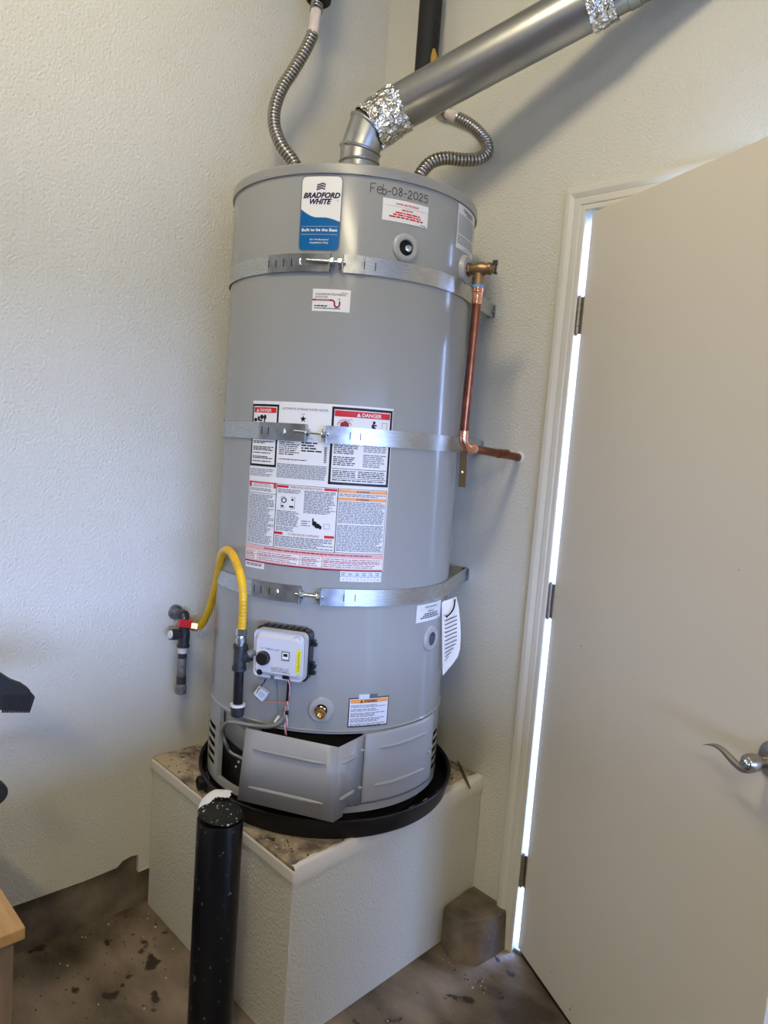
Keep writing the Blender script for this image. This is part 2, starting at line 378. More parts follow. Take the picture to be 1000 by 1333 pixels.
prof = [(0, 0), (0, 0.009), (0.003, 0.011), (0.012, 0.011), (0.014, 0.0095), (0.017, 0.0125), (0.030, 0.0135), (0.033, 0.0118), (0.040, 0.0155), (0.046, 0.0175), (0.053, 0.0175), (0.0545, 0.0158), (0.058, 0.0165), (0.062, 0.0145), (0.062, 0)]
o = casing_path(prof).build('trim_2', M['trim'], angle=18); o['kind'] = 'structure'
m = MB()
m.box((OX0, 0.0, 0.0), (OX1, 0.125, 0.012)); o = m.build('trim_3', M['hinge'], smooth=False, bevel=0.003); o['kind'] = 'structure'

# ------------------------------------------------------------------ the door leaf
DD = Vector((math.cos(ANG), -math.sin(ANG), 0)); DN = Vector((-math.sin(ANG), -math.cos(ANG), 0))
DM = Matrix.Identity(4)
for i in range(3): DM[i][0] = DD[i]; DM[i][1] = DN[i]; DM[i][2] = (0, 0, 1)[i]; DM[i][3] = (DX, 0.0, 0)[i]
door = empty('door_1', DM, 'cream painted garage side door standing ajar with lever handle', None, None, 'structure')
def D(t, n, z): return DM @ Vector((t, n, z))
m = MB(); m.box((0.0, -0.044, 0.020), (0.812, 0.0, 2.038)); m.build('door_leaf', M['door'], door, world=False, smooth=False, bevel=0.0015)
m = MB(); m.box((0.004, -0.040, 0.004), (0.812, -0.006, 0.020)); m.build('door_sweep', M['sweep'], door, world=False, smooth=False)
m = MB()
for u, v, r in ((725, 776, 2.0), (757, 841, 2.6), (700, 1062, 2.6), (717, 1265, 2.4), (742, 1314, 3.4), (962, 742, 1.6), (745, 1310, 2.0)):
    d = ray(u, v); P0 = Vector((DX, 0, 0)); t = ((P0-CAM).dot(DN)+0.0004)/d.dot(DN); X = CAM+d*t
    T = frame(X, DN); m.lathe([(0.0006*r*1.2, 0), (0, 0.0002)], T, 8)
m.build('scuff_mark', M['dirt'], door)
def hinge(z0):
    m = MB(); T = DM @ Matrix.Translation((-0.008, 0.006, z0-0.047))
    h = 0.094
    for k in range(5):
        a = h*k/5+0.0006; b = h*(k+1)/5-0.0006
        m.lathe([(0.0066, a), (0.0066, b)], T, 14)
    m.lathe([(0.0035, -0.004), (0.0035, h+0.004)], T, 10)
    m.box((-0.0105, -0.0065, 0), (0.0, -0.004, h), T=T); m.box((0.0, -0.0065, 0), (0.0125, -0.004, h), T=T)
    return m
for z in (1.782, 1.028, 0.251):
    hinge(z).build('hinge', M['hinge'], door, angle=40)
# lever handle
def leafpt(u, v, n):
    d = ray(u, v); t = ((Vector((DX, 0, 0))-CAM).dot(DN)+n)/d.dot(DN); return CAM+d*t
hub = leafpt(977, 993, 0.055); hl = DM.inverted() @ hub
hr = Vector((hl.x, 0, hl.z))
handle = None
T = DM @ frame((hr.x, 0.0, hr.z), (0, 1, 0))
m = MB(); m.lathe([(0.0335, 0), (0.0335, 0.005), (0.031, 0.008), (0.026, 0.0095), (0.016, 0.011), (0.014, 0.016)], T, 36)
hd = m.build('lever_handle', M['nickel'], door)
m = MB(); m.lathe([(0.0115, 0.009), (0.0115, 0.036), (0.0135, 0.040), (0.0155, 0.046), (0.0160, 0.055), (0.0150, 0.062), (0.0125, 0.0655), (0.0085, 0.0665)], T, 28)
m.build('handle_neck', M['nickel'], hd)
m = MB(); m.lathe([(0.0082, 0.062), (0.0082, 0.0695), (0.0070, 0.0710)], T, 20); m.lathe([(0.0085, 0.0655), (0.0092, 0.0672), (0.0098, 0.0655)], T, 20)
m.box((-0.0066, -0.0012, 0.071), (0.0066, 0.0012, 0.0735), T=T); m.build('privacy_button', M['zinc'], hd)
pts = [leafpt(u, v, 0.054) for u, v in ((981, 1000), (973, 1001), (965, 999.5), (957, 993), (950, 986), (942, 977.5), (934, 971.5), (926, 969.3), (917, 969.5))]
sp = spline(pts, 6); m = MB(); n = len(sp); hh = [0.0085*(1-0.15*i/n) if i < n*0.55 else 0.0074*max(0.12, 1-(i-n*0.55)/(n*0.47)) for i in range(n)]
vs = []
for i, p in enumerate(sp):
    tg = (sp[min(i+1, n-1)]-sp[max(i-1, 0)]).normalized(); up = DN.cross(tg).normalized()
    if up.z < 0: up = -up
    for k in range(10):
        a = 2*PI*k/10; vs.append(p+up*math.cos(a)*hh[i]*0.9+DN*math.sin(a)*(0.0062*(1-0.5*i/n)))
fs = [(i*10+k, i*10+(k+1) % 10, (i+1)*10+(k+1) % 10, (i+1)*10+k) for i in range(n-1) for k in range(10)]+[tuple(range(10)), tuple((n-1)*10+k for k in range(10))]
m.add(vs, fs); m.build('lever', M['nickel'], hd, angle=60)

# ------------------------------------------------------------------ platform
PZ = 0.4622
pl = empty('heater_platform', (0.34, -0.36, 0), 'cream painted square corner platform with a dirty board top under the water heater', 'platform')
A = Vector((0.002, -0.718, 0)); B = Vector((0.6832, -0.7168, 0)); Cc = Vector((0.6474, -0.002, 0))
def inset(d): return [(0.002, -0.718+d), (0.6832-d, -0.7168+d), (0.6474-d, -0.002), (0.002, -0.002)]
m = MB(); P = inset(0.0)
m.prism(P, lambda p, t: (p[0], p[1], t), 0.0, PZ-0.036); m.build('wall_panel', M['wall'], pl, smooth=False, bevel=0.0015)
m = MB(); m.prism(inset(-0.0005), lambda p, t: (p[0], p[1], t), PZ-0.036, PZ-0.010); m.build('core_board', M['grime'], pl, smooth=False)
m = MB(); m.prism([(0.002, -0.7245), (0.690, -0.7235), (0.690, -0.7175), (0.002, -0.7175)], lambda p, t: (p[0], p[1], t), PZ-0.034, PZ-0.007)
m.build('edge_strip', M['wallplain'], pl, smooth=False, bevel=0.002)
# right-hand edge: thick peeling paint, ragged top outline
m = MB(); dirv = (Cc-B).normalized(); out = Vector((dirv.y, -dirv.x, 0)) * -1
if out.x < 0: out = -out
nseg = 60; vs = []
for i in range(nseg+1):
    p = B.lerp(Cc, i/nseg); w = 0.004+0.012*abs(noise.noise(Vector((i*0.31, 3.3, 0))))+(0.008 if i > 44 else 0)
    vs += [p+out*0.0015+Vector((0, 0, PZ-0.045-0.004*noise.noise(Vector((i*0.4, 9, 0))))), p+out*0.004+Vector((0, 0, PZ-0.003)), p-out*0.002+Vector((0, 0, PZ+0.0022)), p-out*w*1.6+Vector((0, 0, PZ+0.0010)), p-out*w*1.6+Vector((0, 0, PZ-0.006))]
fs = [(i*5+k, i*5+k+1, (i+1)*5+k+1, (i+1)*5+k) for i in range(nseg) for k in range(4)]
m.add(vs, fs); m.build('peeling_paint_edge', M['wallplain'], pl, angle=60)
m = MB(); m.prism(inset(-0.001), lambda p, t: (p[0], p[1], t), PZ-0.010, PZ); m.build('top_board', M['deck'], pl, smooth=False, bevel=0.001)
# grit scattered on the board
def scatter(name, spots, parent, mats, r0, r1, nrep, zf):
    m = MB()
    for (x, y, sx, sy, n) in spots:
        for _ in range(n):
            px, py = x+rnd.gauss(0, sx), y+rnd.gauss(0, sy)
            if not nrep(px, py): continue
            r = rnd.uniform(r0, r1); m.ico((px, py, zf(px, py)+r*0.25), r, mi=rnd.randrange(len(mats)), sub=1, sc=(1, rnd.uniform(0.5, 1), 0.45), jit=0.25)
    o = m.build(name, mats, parent); o['kind'] = 'stuff'; return o
inpl = lambda x, y: 0.01 < x < 0.635 and -0.705 < y < -0.01 and math.hypot(x-0.365, y+0.378) > 0.362
g = scatter('deck_grit', [(0.05, -0.62, 0.05, 0.08, 60), (0.2, -0.69, 0.1, 0.02, 50), (0.62, -0.66, 0.05, 0.03, 90), (0.60, -0.10, 0.03, 0.06, 60), (0.5, -0.70, 0.1, 0.01, 50)], pl, [M['dirt'], M['dirt'], M['twig'], M['chip']], 0.0012, 0.0034, inpl, lambda x, y: PZ)
g['label'] = 'dark grit and paint crumbs lying on the board'
# dark stick lying over the right edge
a = fl(596, 991, PZ+0.006); b = fl(612, 1026, PZ+0.010)
m = MB(); m.tube([a, a.lerp(b, 0.3)+Vector((0, 0, 0.001)), a.lerp(b, 0.65), b], [0.002, 0.0042, 0.0045, 0.0022], 8)
tag(m.build('stick', M['twig']), 'short dark stick lying on the right corner of the heater platform', 'stick')

# ------------------------------------------------------------------ drain pan
PC = Vector((0.368, -0.372, PZ)); PR = 0.3475
pan = empty('drain_pan', PC, 'round black plastic drain pan under the water heater', 'drain pan')
T = Matrix.Translation(PC)
m = MB(); m.lathe([(0.0, 0.001), (PR-0.014, 0.001), (PR-0.006, 0.006), (PR-0.001, 0.050), (PR+0.006, 0.0535), (PR+0.009, 0.051), (PR+0.009, 0.046), (PR+0.0045, 0.046), (PR-0.001, 0.006), (PR-0.005, 0.0), (0, 0.0)], T, 96)
m.build('pan_body', M['pan'], pan)
an = math.radians(-107)
dv = Vector((math.cos(an), math.sin(an), 0)); c0 = PC+dv*(PR-0.004)+Vector((0, 0, 0.026))
m = MB(); m.lathe([(0.026, -0.004), (0.026, 0.004), (0.019, 0.006), (0.0185, 0.022), (0.014, 0.024), (0.014, 0.004)], frame(c0, dv), 24)
m.build('drain_outlet', M['pan'], pan)

# ------------------------------------------------------------------ the water heater
HX, HY, TX, TY, R = 0.3774, -0.3949, -0.0292, 0.0186, 0.3184
AX = Vector((TX, TY, 1)).normalized(); OO = Vector((HX+TX*(PZ-.5), HY+TY*(PZ-.5), PZ))
FX = CAM-OO; FX = (FX-AX*FX.dot(AX)).normalized(); FY = AX.cross(FX)
HM = Matrix.Identity(4)
for i in range(3): HM[i][0] = FX[i]; HM[i][1] = FY[i]; HM[i][2] = AX[i]; HM[i][3] = OO[i]
HI = HM.inverted()
def cyl(th, z, r=R):
    t = math.radians(th); return Vector((r*math.cos(t), r*math.sin(t), z))
def hpix(u, v, r=R):
    d = HI.to_3x3() @ ray(u, v); o = HI @ CAM
    a = d.x**2+d.y**2; b = d.x*o.x+d.y*o.y; c = o.x**2+o.y**2-r*r; q = b*b-a*c
    t = (-b-math.sqrt(max(q, 0)))/a; return o+d*t            # local point on cylinder of radius r
def hang(u, v, r=R):
    p = hpix(u, v, r); return math.degrees(math.atan2(p.y, p.x)), p.z
wh = empty('water_heater', HM, 'tall grey cylindrical gas water heater on the corner platform', 'water heater')
Lk = dict(world=False)
# skirt inside the pan
m = MB(); m.lathe([(R-0.035, 0.003), (R-0.035, 0.055)], None, 64); m.build('base_skirt', M['black'], wh, **Lk)
# jacket with burner opening and louvre holes
TH0, TH1, ZO0, ZO1 = -57.5, 17.5, 0.068, 0.250
slotz = [0.186, 0.163, 0.140, 0.117, 0.094]; SH = 0.0055
ths = sorted(set([float(t) for t in range(-180, 181, 3)]+[TH0, TH1, -73, -62, 65, 76]))
zz = [0.052, ZO0]+sorted([s+k for s in slotz for k in (-SH, SH)])+[ZO1, 0.2535, 0.2565, 0.2600, 0.40, 0.75, 1.10, 1.546]
def rz(z): return R+(0.0022 if abs(z-0.2565) < 1e-4 else 0)
nt = len(ths); vs = [cyl(t, z, rz(z)) for z in zz for t in ths]; fs = []
for j in range(len(zz)-1):
    zc = (zz[j]+zz[j+1])/2
    for i in range(nt-1):
        tc = (ths[i]+ths[i+1])/2
        if TH0 < tc < TH1 and ZO0 < zc < ZO1: continue
        if (-73 < tc < -62 or 65 < tc < 76) and any(abs(zc-s) < SH for s in slotz): continue
        fs.append((j*nt+i, j*nt+i+1, (j+1)*nt+i+1, (j+1)*nt+i))
m = MB(); m.add(vs, fs)
# folded-in edges of the opening
for (a, b) in (((TH0, ZO0), (TH0, ZO1)), ((TH1, ZO0), (TH1, ZO1))):
    m.add([cyl(a[0], a[1]), cyl(b[0], b[1]), cyl(b[0], b[1], R-0.012), cyl(a[0], a[1], R-0.012)], [(0, 1, 2, 3)])
for z in (ZO0, ZO1):
    tt = [TH0+(TH1-TH0)*k/24 for k in range(25)]
    m.add([cyl(t, z) for t in tt]+[cyl(t, z, R-0.012) for t in tt], [(k, k+1, 26+k, 25+k) for k in range(24)])
m.build('jacket', M['grey'], wh, **Lk, angle=25)
m = MB(); m.lathe([(R-0.034, 0.053), (R-0.034, 0.30)], None, 64); m.build('combustion_chamber', M['black'], wh, **Lk)
# inner door seen through the opening
m = MB(); tt = [-57+(27)*k/12 for k in range(13)]
m.add([cyl(t, 0.178-0.0009*(t+57), R-0.014) for t in tt]+[cyl(t, 0.262, R-0.014) for t in tt], [(k, k+1, 14+k, 13+k) for k in range(12)])
inn = m.build('inner_door', M['grey2'], wh, **Lk, solid=0.002)
m = MB(); m.tube([cyl(-52+k*1.6, 0.222-0.0005*k, R-0.012) for k in range(12)], 0.0035, 8); m.build('rib', M['grey2'], inn, **Lk)
m = MB(); m.ico(hpix(311, 992, R-0.03), 0.004, 0, 1, (1, 1, 1), 0.2); m.ico(hpix(307, 998, R-0.03), 0.003, 0, 1, (1, 1, 1), 0.2); m.build('burner_screw', M['white'], wh, **Lk)
# top band, lid, screws
m = MB(); m.lathe([(R+0.0005, 1.5455), (R+0.0045, 1.5455), (R+0.0050, 1.5500), (R+0.0045, 1.5660), (R+0.0020, 1.5695), (R-0.004, 1.5700), (R-0.010, 1.5670)], None, 128)
band = m.build('top_band', M['rim'], wh, **Lk, angle=25)
m = MB(); m.lathe([(R-0.008, 1.566), (R-0.03, 1.571), (R-0.15, 1.578), (0.0, 1.580)], None, 96); m.build('top_lid', M['rim'], wh, **Lk)
for u, v in ((347, 229), (527, 230.5), (626, 286)):
    th, z = hang(u, v, R+0.005); m = MB(); m.lathe([(0.0032, 0), (0.0032, 0.001), (0.002, 0.0025), (0, 0.003)], frame(cyl(th, z, R+0.0045), cyl(th, 0, 1)), 12)
    m.build('screw', M['zinc'], band, **Lk)
# vertical lap seam
m = MB(); m.add([cyl(-78, 0.26, R+0.0008), cyl(-77.5, 0.26, R+0.0008), cyl(-77.5, 1.54, R+0.0008), cyl(-78, 1.54, R+0.0008)], [(0, 1, 2, 3)]); m.build('lap_seam', M['grey2'], wh, **Lk)
# ---- fixed outer cover, right of the opening
cov_top = [(18.0, 0.2490), (25, 0.2510), (35, 0.2530), (45, 0.2535), (55, 0.2530), (62.5, 0.2520)]
m = MB(); tt = [18+44.5*k/30 for k in range(31)]
def zt(t):
    return 0.2490+0.0045*min(1, (t-18)/20)
m.add([cyl(t, 0.0735, R+0.0035) for t in tt]+[cyl(t, 0.082, R+0.006) for t in tt]+[cyl(t, zt(t)-0.008, R+0.006) for t in tt]+[cyl(t, zt(t), R+0.0025) for t in tt],
      [(r*31+k, r*31+k+1, (r+1)*31+k+1, (r+1)*31+k) for r in range(3) for k in range(30)])
cover = m.build('burner_cover', M['grey2'], wh, **Lk, angle=50, solid=0.0012)
def rib_h(P, r=0.0042, parent=None, rad=R+0.006):
    pts = [hpix(u, v, rad) for u, v in P]; sp = spline(pts, 5) if len(pts) > 2 else [pts[0].lerp(pts[1], k/6) for k in range(7)]
    n = len(sp); rr = [r*(0.35 if k in (0, n-1) else 1) for k in range(n)]
    m = MB(); m.tube(sp, rr, 8); return m.build('rib', M['grey2'], parent, **Lk, angle=60)
rib_h([(493, 973), (515, 968.5), (535, 962), (556, 953)], 0.0052, cover)
rib_h([(487, 1022), (510, 1017), (532, 1009), (552, 1000)], 0.0052, cover)
m = MB(); m.ico(hpix(558, 979, R+0.008), 0.006, 0, 2, (1, 1, 0.7)); m.build('cover_knob', M['grey2'], cover, **Lk)
# ---- removed access door, bent outward
Ht, Hb = cyl(17.6, 0.249, R+0.006), cyl(17.6, 0.0735, R+0.006)
rf = R+0.062; rl = R+0.048
Ft, Fb = hpix(441, 973, rf), hpix(433.5, 1070.5, rf)
Lt, Lb = hpix(320.5, 948, rl), hpix(309.5, 1041, rl)
Nt_, Nb = Fb.lerp(Hb, 0.45), Fb.lerp(Hb, 0.45)+Vector((0, 0, 0.010))
def grid4(a, b, c, d, n, bulge=0.0):
    vs = []; 
    for k in range(n+1):
        t = k/n; lo = a.lerp(b, t); hi = d.lerp(c, t); o_ = Vector((bulge*math.sin(PI*t), 0, 0)); vs += [lo+o_, hi+o_]
    return vs, [(2*k, 2*k+2, 2*k+3, 2*k+1) for k in range(n)]
m = MB(); v_, f_ = grid4(Lb, Fb, Ft, Lt, 8, 0.0); m.add(v_, f_)
bx = (Fb-Lb).normalized()
eL = [Lb, Lt]; inn_ = Vector((-0.010, 0.002, 0)); m.add([Lb, Lt, Lt+inn_, Lb+inn_], [(0, 1, 2, 3)])
Hm = Hb.lerp(Ht, 0.04)
m.add([Fb, Fb.lerp(Hb, 0.33), Fb.lerp(Hb, 0.33)+Vector((0, 0, 0.022)), Fb.lerp(Hb, 0.62)+Vector((0, 0, 0.018)), Fb.lerp(Hb, 0.66)+Vector((0, 0, 0.010)), Hb, Ht, Ft], [(0, 1, 2, 3, 4, 5, 6, 7)])
acc = m.build('access_door', M['grey2'], wh, **Lk, angle=20, solid=0.0016)
acc['label'] = 'access door bent open with pressed ribs'
def lrib(p, q, par, nrm, r=0.0050):
    sp = [p.lerp(q, k/6)+nrm for k in range(7)]; m = MB(); m.tube(sp, [r*0.4]+[r]*5+[r*0.4], 8); m.build('rib', M['grey2'], par, **Lk, angle=60)
def quad(a, b, c, d, s, t): return a.lerp(b, s).lerp(d.lerp(c, s), t)
q1 = lambda s, t: quad(Lb, Fb, Ft, Lt, s, t)
q2 = lambda s, t: quad(Fb, Hb, Ht, Ft, s, t)
lrib(q1(0.10, 0.755), q1(0.88, 0.755), acc, Vector((0.0035, 0, 0))); lrib(q1(0.10, 0.22), q1(0.88, 0.22), acc, Vector((0.0035, 0, 0)))
lrib(q2(0.16, 0.76), q2(0.72, 0.76), acc, Vector((0.001, 0.001, 0))); lrib(q2(0.16, 0.27), q2(0.72, 0.27), acc, Vector((0.001, 0.001, 0)))
for p in (q2(0.93, 0.80), q2(0.93, 0.27)):
    m = MB(); m.ico(p+Vector((0.003, 0, 0)), 0.0055, 0, 2, (0.7, 1.3, 0.8)); m.build('pressed_bump', M['grey2'], acc, **Lk)

# ---- port flanges
def flange(u, v, ro, ri, name='port_ring', plug=None, th=None, z=None, h=0.007, pz=0.0045):
    if th is None: th, z = hang(u, v)
    T = frame(cyl(th, z, R-0.004), cyl(th, 0, 1), (0, 0, 1))
    m = MB(); m.lathe([(ro, 0.0), (ro, 0.006), (ro-0.004, h+0.003), (ri+0.006, h+0.004), (ri+0.001, h+0.003), (ri, h-0.001), (ri, 0.0)], T, 40)
    o = m.build(name, M['ring'], wh, **Lk)
    m = MB(); m.lathe([(ri+0.001, pz), (0, pz)], T, 24); m.build('port_recess', M['black'] if plug is None else plug, o, **Lk)
    return o, T, th, z
pr, T, _, _ = flange(528, 323, 0.033, 0.0175)
m = MB(); T2 = T @ Matrix.Translation((-0.001, -0.005, 0)); m.lathe([(0.0085, 0.004), (0.0085, 0.010), (0.006, 0.0115), (0, 0.0115)], T2, 6); m.build('port_plug', M['zinc'], pr, **Lk)
M['plugdark'] = mat('grey_plug', (0.11, 0.12, 0.13), 0.4)
flange(560, 831, 0.033, 0.0165, plug=M['plugdark'], pz=0.0095)
dr, T, _, _ = flange(418, 924, 0.0315, 0.0145)
m = MB(); m.lathe([(0.0125, 0.004), (0.0125, 0.013), (0.0105, 0.014), (0.0105, 0.020)], T, 6); m.lathe([(0.0095, 0.018), (0.0115, 0.021), (0.0115, 0.034), (0.0100, 0.036), (0.0072, 0.036), (0.0065, 0.024), (0, 0.024)], T, 24)
m.box((-0.004, 0.004, 0.012), (0.010, 0.013, 0.018), T=T)
m.build('drain_valve', M['brass'], dr, **Lk)
# relief valve port and valve
VTH, VZ = 61.3, 1.3975
_, T, _, _ = flange(0, 0, 0.036, 0.016, th=VTH, z=VZ, h=0.012)
rv = MB(); T = frame(cyl(VTH, VZ, R), cyl(VTH, 0, 1), (0, 0, 1))
rv.lathe([(0.0165, 0.004), (0.0165, 0.018)], T, 6); rv.lathe([(0.0125, 0.016), (0.0135, 0.022), (0.0150, 0.030), (0.0170, 0.040), (0.0165, 0.052), (0.0125, 0.060), (0.0125, 0.068)], T, 24)
rv.lathe([(0.0150, 0.062), (0.0150, 0.071), (0.009, 0.076), (0.006, 0.076)], T, 20)
VC = cyl(VTH, VZ, R+0.040)
rv.tube([VC, VC+Vector((0, 0, -0.020)), VC+Vector((0, 0, -0.020)), VC+Vector((0, 0, -0.040))], [0.013, 0.013, 0.0155, 0.0155], 20)
rvo = rv.build('relief_valve', M['bronze'], wh, **Lk)
m = MB(); m.box((0.008, -0.004, 0.074), (0.020, 0.004, 0.086), T=T); m.box((-0.012, -0.0045, 0.080), (0.020, 0.0045, 0.084), T=T); m.box((-0.014, -0.005, 0.078), (-0.008, 0.005, 0.086), T=T)
m.build('test_lever', M['blacksteel'], rvo, **Lk, smooth=False, bevel=0.001)
m = MB(); m.lathe([(0.0160, -0.0455), (0.0160, -0.0400)], Matrix.Translation(VC), 20); m.build('thread_sealant', M['bluetape'], rvo, **Lk)

# ---- stickers
S_ = lambda th: R*math.radians(th)
def surf(off): return lambda s, h: Vector(((R+off)*math.cos(s/R), (R+off)*math.sin(s/R), h))
def panel(name, th0, th1, z0, z1, material, off=0.0009, corner=0.0, parent=None, label=None, thick=True):
    m = MB(); fn = surf(off); w = S_(th1)-S_(th0); h = z1-z0; x0 = S_(th0)
    if corner:
        pts = []
        for cx_, cy_, a in ((w-corner, h-corner, 0), (corner, h-corner, 90), (corner, corner, 180), (w-corner, corner, 270)):
            for k in range(5):
                t = math.radians(a+k*22.5); pts.append((cx_+corner*math.cos(t), cy_+corner*math.sin(t)))
        # vertical strips for curvature
        n = 12
        def yr(x):
            if x < corner: d = corner-math.sqrt(max(0, corner**2-(corner-x)**2)); return d
            if x > w-corner: d = corner-math.sqrt(max(0, corner**2-(x-w+corner)**2)); return d
            return 0
        xs = sorted(set([w*k/n for k in range(n+1)]+[corner*k/4 for k in range(5)]+[w-corner*k/4 for k in range(5)]))
        vs = []
        for x in xs: vs += [fn(x0+x, z0+yr(x)), fn(x0+x, z1-yr(x))]
        m.add(vs, [(2*i, 2*i+2, 2*i+3, 2*i+1) for i in range(len(xs)-1)])
    else:
        rectp(m, fn, x0, x0+w, z0, z1, 0, max(1, int((th1-th0)/2)))
    o = m.build(name, material, parent or wh, **Lk, keep=True)
    if label: o['label'] = label
    return o
def prt(mb, parent, mats, name='printed_text'): return mb.build(name, mats, parent, **Lk, smooth=False, keep=True)

# brand sticker
st = panel('brand_sticker', -23.55, -5.95, 1.3745, 1.5410, M['inkgrey'], 0.0007, 0.011, label='white and blue brand sticker with dark logo')
x0, x1 = S_(-23.55), S_(-5.95); w = x1-x0; zb, ztp = 1.3745, 1.5410; h = ztp-zb; e = 0.0022
f1 = surf(0.0010)
def rr_strips(mb, fn, lo, hi, n, mi):
    vs = []; fs = []
    for k in range(n+1):
        x = x0+e+(w-2*e)*k/n; vs += [fn(x, lo(k/n)), fn(x, hi(k/n))]
    fs = [(2*k, 2*k+2, 2*k+3, 2*k+1) for k in range(n)]; mb.add(vs, fs, mi)
cr = 0.0095
def cornr(t):
    x = t*(w-2*e)
    if x < cr: return cr-math.sqrt(max(0, cr*cr-(cr-x)**2))
    if x > w-2*e-cr: return cr-math.sqrt(max(0, cr*cr-(x-(w-2*e-cr))**2))
    return 0
def wave(t):   # boundary between white and blue
    if t < 0.45: k = 0.560-0.115*math.sin(t/0.45*PI/2)
    elif t < 0.62: k = 0.445
    else: k = 0.445-0.052*((t-0.62)/0.38)**1.5
    return zb+h*k
mb = MB(); rr_strips(mb, f1, lambda t: wave(t)+0.003, lambda t: ztp-e-cornr(t), 40, 0); rr_strips(mb, f1, lambda t: zb+e+cornr(t), lambda t: wave(t), 40, 1)
rr_strips(mb, f1, lambda t: wave(t), lambda t: wave(t)+0.003, 40, 2)
prt(mb, st, [M['paper'], M['inkblue'], M['white']], 'sticker_face')
mb = MB(); f2 = surf(0.0014); xc = (x0+x1)/2
text(mb, 'BRADFORD', f2, xc+0.001, zb+h*0.705, 0.0112, 0, 'c', 0.045, 0.30, fit=w*0.89)
text(mb, 'WHITE', f2, xc-0.0005, zb+h*0.622, 0.0112, 0, 'c', 0.045, 0.30, fit=w*0.53)
for k in range(3):  # flag emblem: three waving bars, cut by slits
    for q in range(5):
        xa = xc-0.0100+q*0.0040; za = zb+h*(0.872-0.030*k)
        dz = lambda x: 0.0022*math.sin((x-xc)*260+0.8)-0.10*(x-xc)
        polyp(mb, f2, [(xa-0.0008*k, za+dz(xa)), (xa+0.0036-0.0008*k, za+dz(xa+0.0036)), (xa+0.0036-0.0008*k, za+0.0034+dz(xa+0.0036)), (xa-0.0008*k, za+0.0034+dz(xa))], 1)
text(mb, 'Built to be the Best', f2, xc, zb+h*0.262, 0.0062, 2, 'c', 0.03, 0, fit=w*0.86)
text(mb, 'For Professional', f2, xc+0.001, zb+h*0.140, 0.0040, 2, 'c', 0.01, 0.15, fit=w*0.45)
text(mb, 'Installation Only', f2, xc+0.001, zb+h*0.098, 0.0040, 2, 'c', 0.01, 0.15, fit=w*0.45)
text(mb, '\u00ae', f2, x1-0.0115, zb+h*0.66, 0.003, 0, 'l')
rectp(mb, f2, x0+0.006, x1-0.006, zb+h*0.325, zb+h*0.328, 2, 6); rectp(mb, f2, x0+0.006, x1-0.006, zb+h*0.218, zb+h*0.221, 2, 6)
prt(mb, st, [M['inknavy'], M['inknavy'], M['white']])
# handwritten date
mb = MB(); fh = surf(0.0007)
import itertools
glyph = {'F': [[(0, 0), (0.02, 1.0)], [(0.02, 0.98), (0.50, 1.0)], [(0.0, 0.5), (0.38, 0.52)]],
 'e': [[(0.05, 0.32), (0.42, 0.36), (0.40, 0.55), (0.22, 0.62), (0.04, 0.40), (0.08, 0.10), (0.28, 0.0), (0.46, 0.10)]],
 'b': [[(0.04, 1.0), (0.03, 0.02)], [(0.04, 0.45), (0.25, 0.55), (0.42, 0.35), (0.34, 0.05), (0.12, 0.0), (0.03, 0.12)]],
 '-': [[(0.02, 0.42), (0.30, 0.42)]],
 '0': [[(0.25, 0.95), (0.05, 0.70), (0.03, 0.30), (0.22, 0.02), (0.46, 0.22), (0.48, 0.66), (0.25, 0.95)]],
 '8': [[(0.42, 0.82), (0.22, 0.97), (0.08, 0.78), (0.25, 0.55), (0.44, 0.28), (0.26, 0.02), (0.06, 0.20), (0.24, 0.50), (0.42, 0.82)]],
 '2': [[(0.04, 0.74), (0.22, 0.96), (0.40, 0.78), (0.30, 0.45), (0.02, 0.03), (0.46, 0.05)]],
 '5': [[(0.44, 0.96), (0.08, 0.94), (0.06, 0.58), (0.32, 0.60), (0.42, 0.32), (0.30, 0.04), (0.02, 0.08)]]}
x = S_(5.2)
for i, ch in enumerate('Feb-08-2025'):
    hh_ = 0.0215 if ch != 'e' else 0.0240
    zb_ = 1.5105+0.0008*math.sin(i*1.7)+(0.001 if i > 3 else -0.0005)
    for stroke in glyph[ch]:
        P = [Vector((x+px*0.0230, zb_+pz_*hh_*(0.86 if ch in '0825' else 1), 0)) for px, pz_ in stroke]
        sp = spline(P, 4) if len(P) > 2 else P
        for a, b in zip(sp, sp[1:]):
            d = (b-a); 
            if d.length < 1e-6: continue
            d.normalize(); nn = Vector((-d.y, d.x, 0))*0.00085; a2 = a-d*0.0004; b2 = b+d*0.0004
            mb.add([fh(*(a2-nn).xy), fh(*(b2-nn).xy), fh(*(b2+nn).xy), fh(*(a2+nn).xy)], [(0, 1, 2, 3)], 0)
    x += {'F': 0.0150, 'e': 0.0125, 'b': 0.0128, '-': 0.0100}.get(ch, 0.0145)
mb.build('handwritten_date', M['marker'], wh, **Lk, smooth=False, keep=True)['label'] = 'date Feb-08-2025 in black marker'
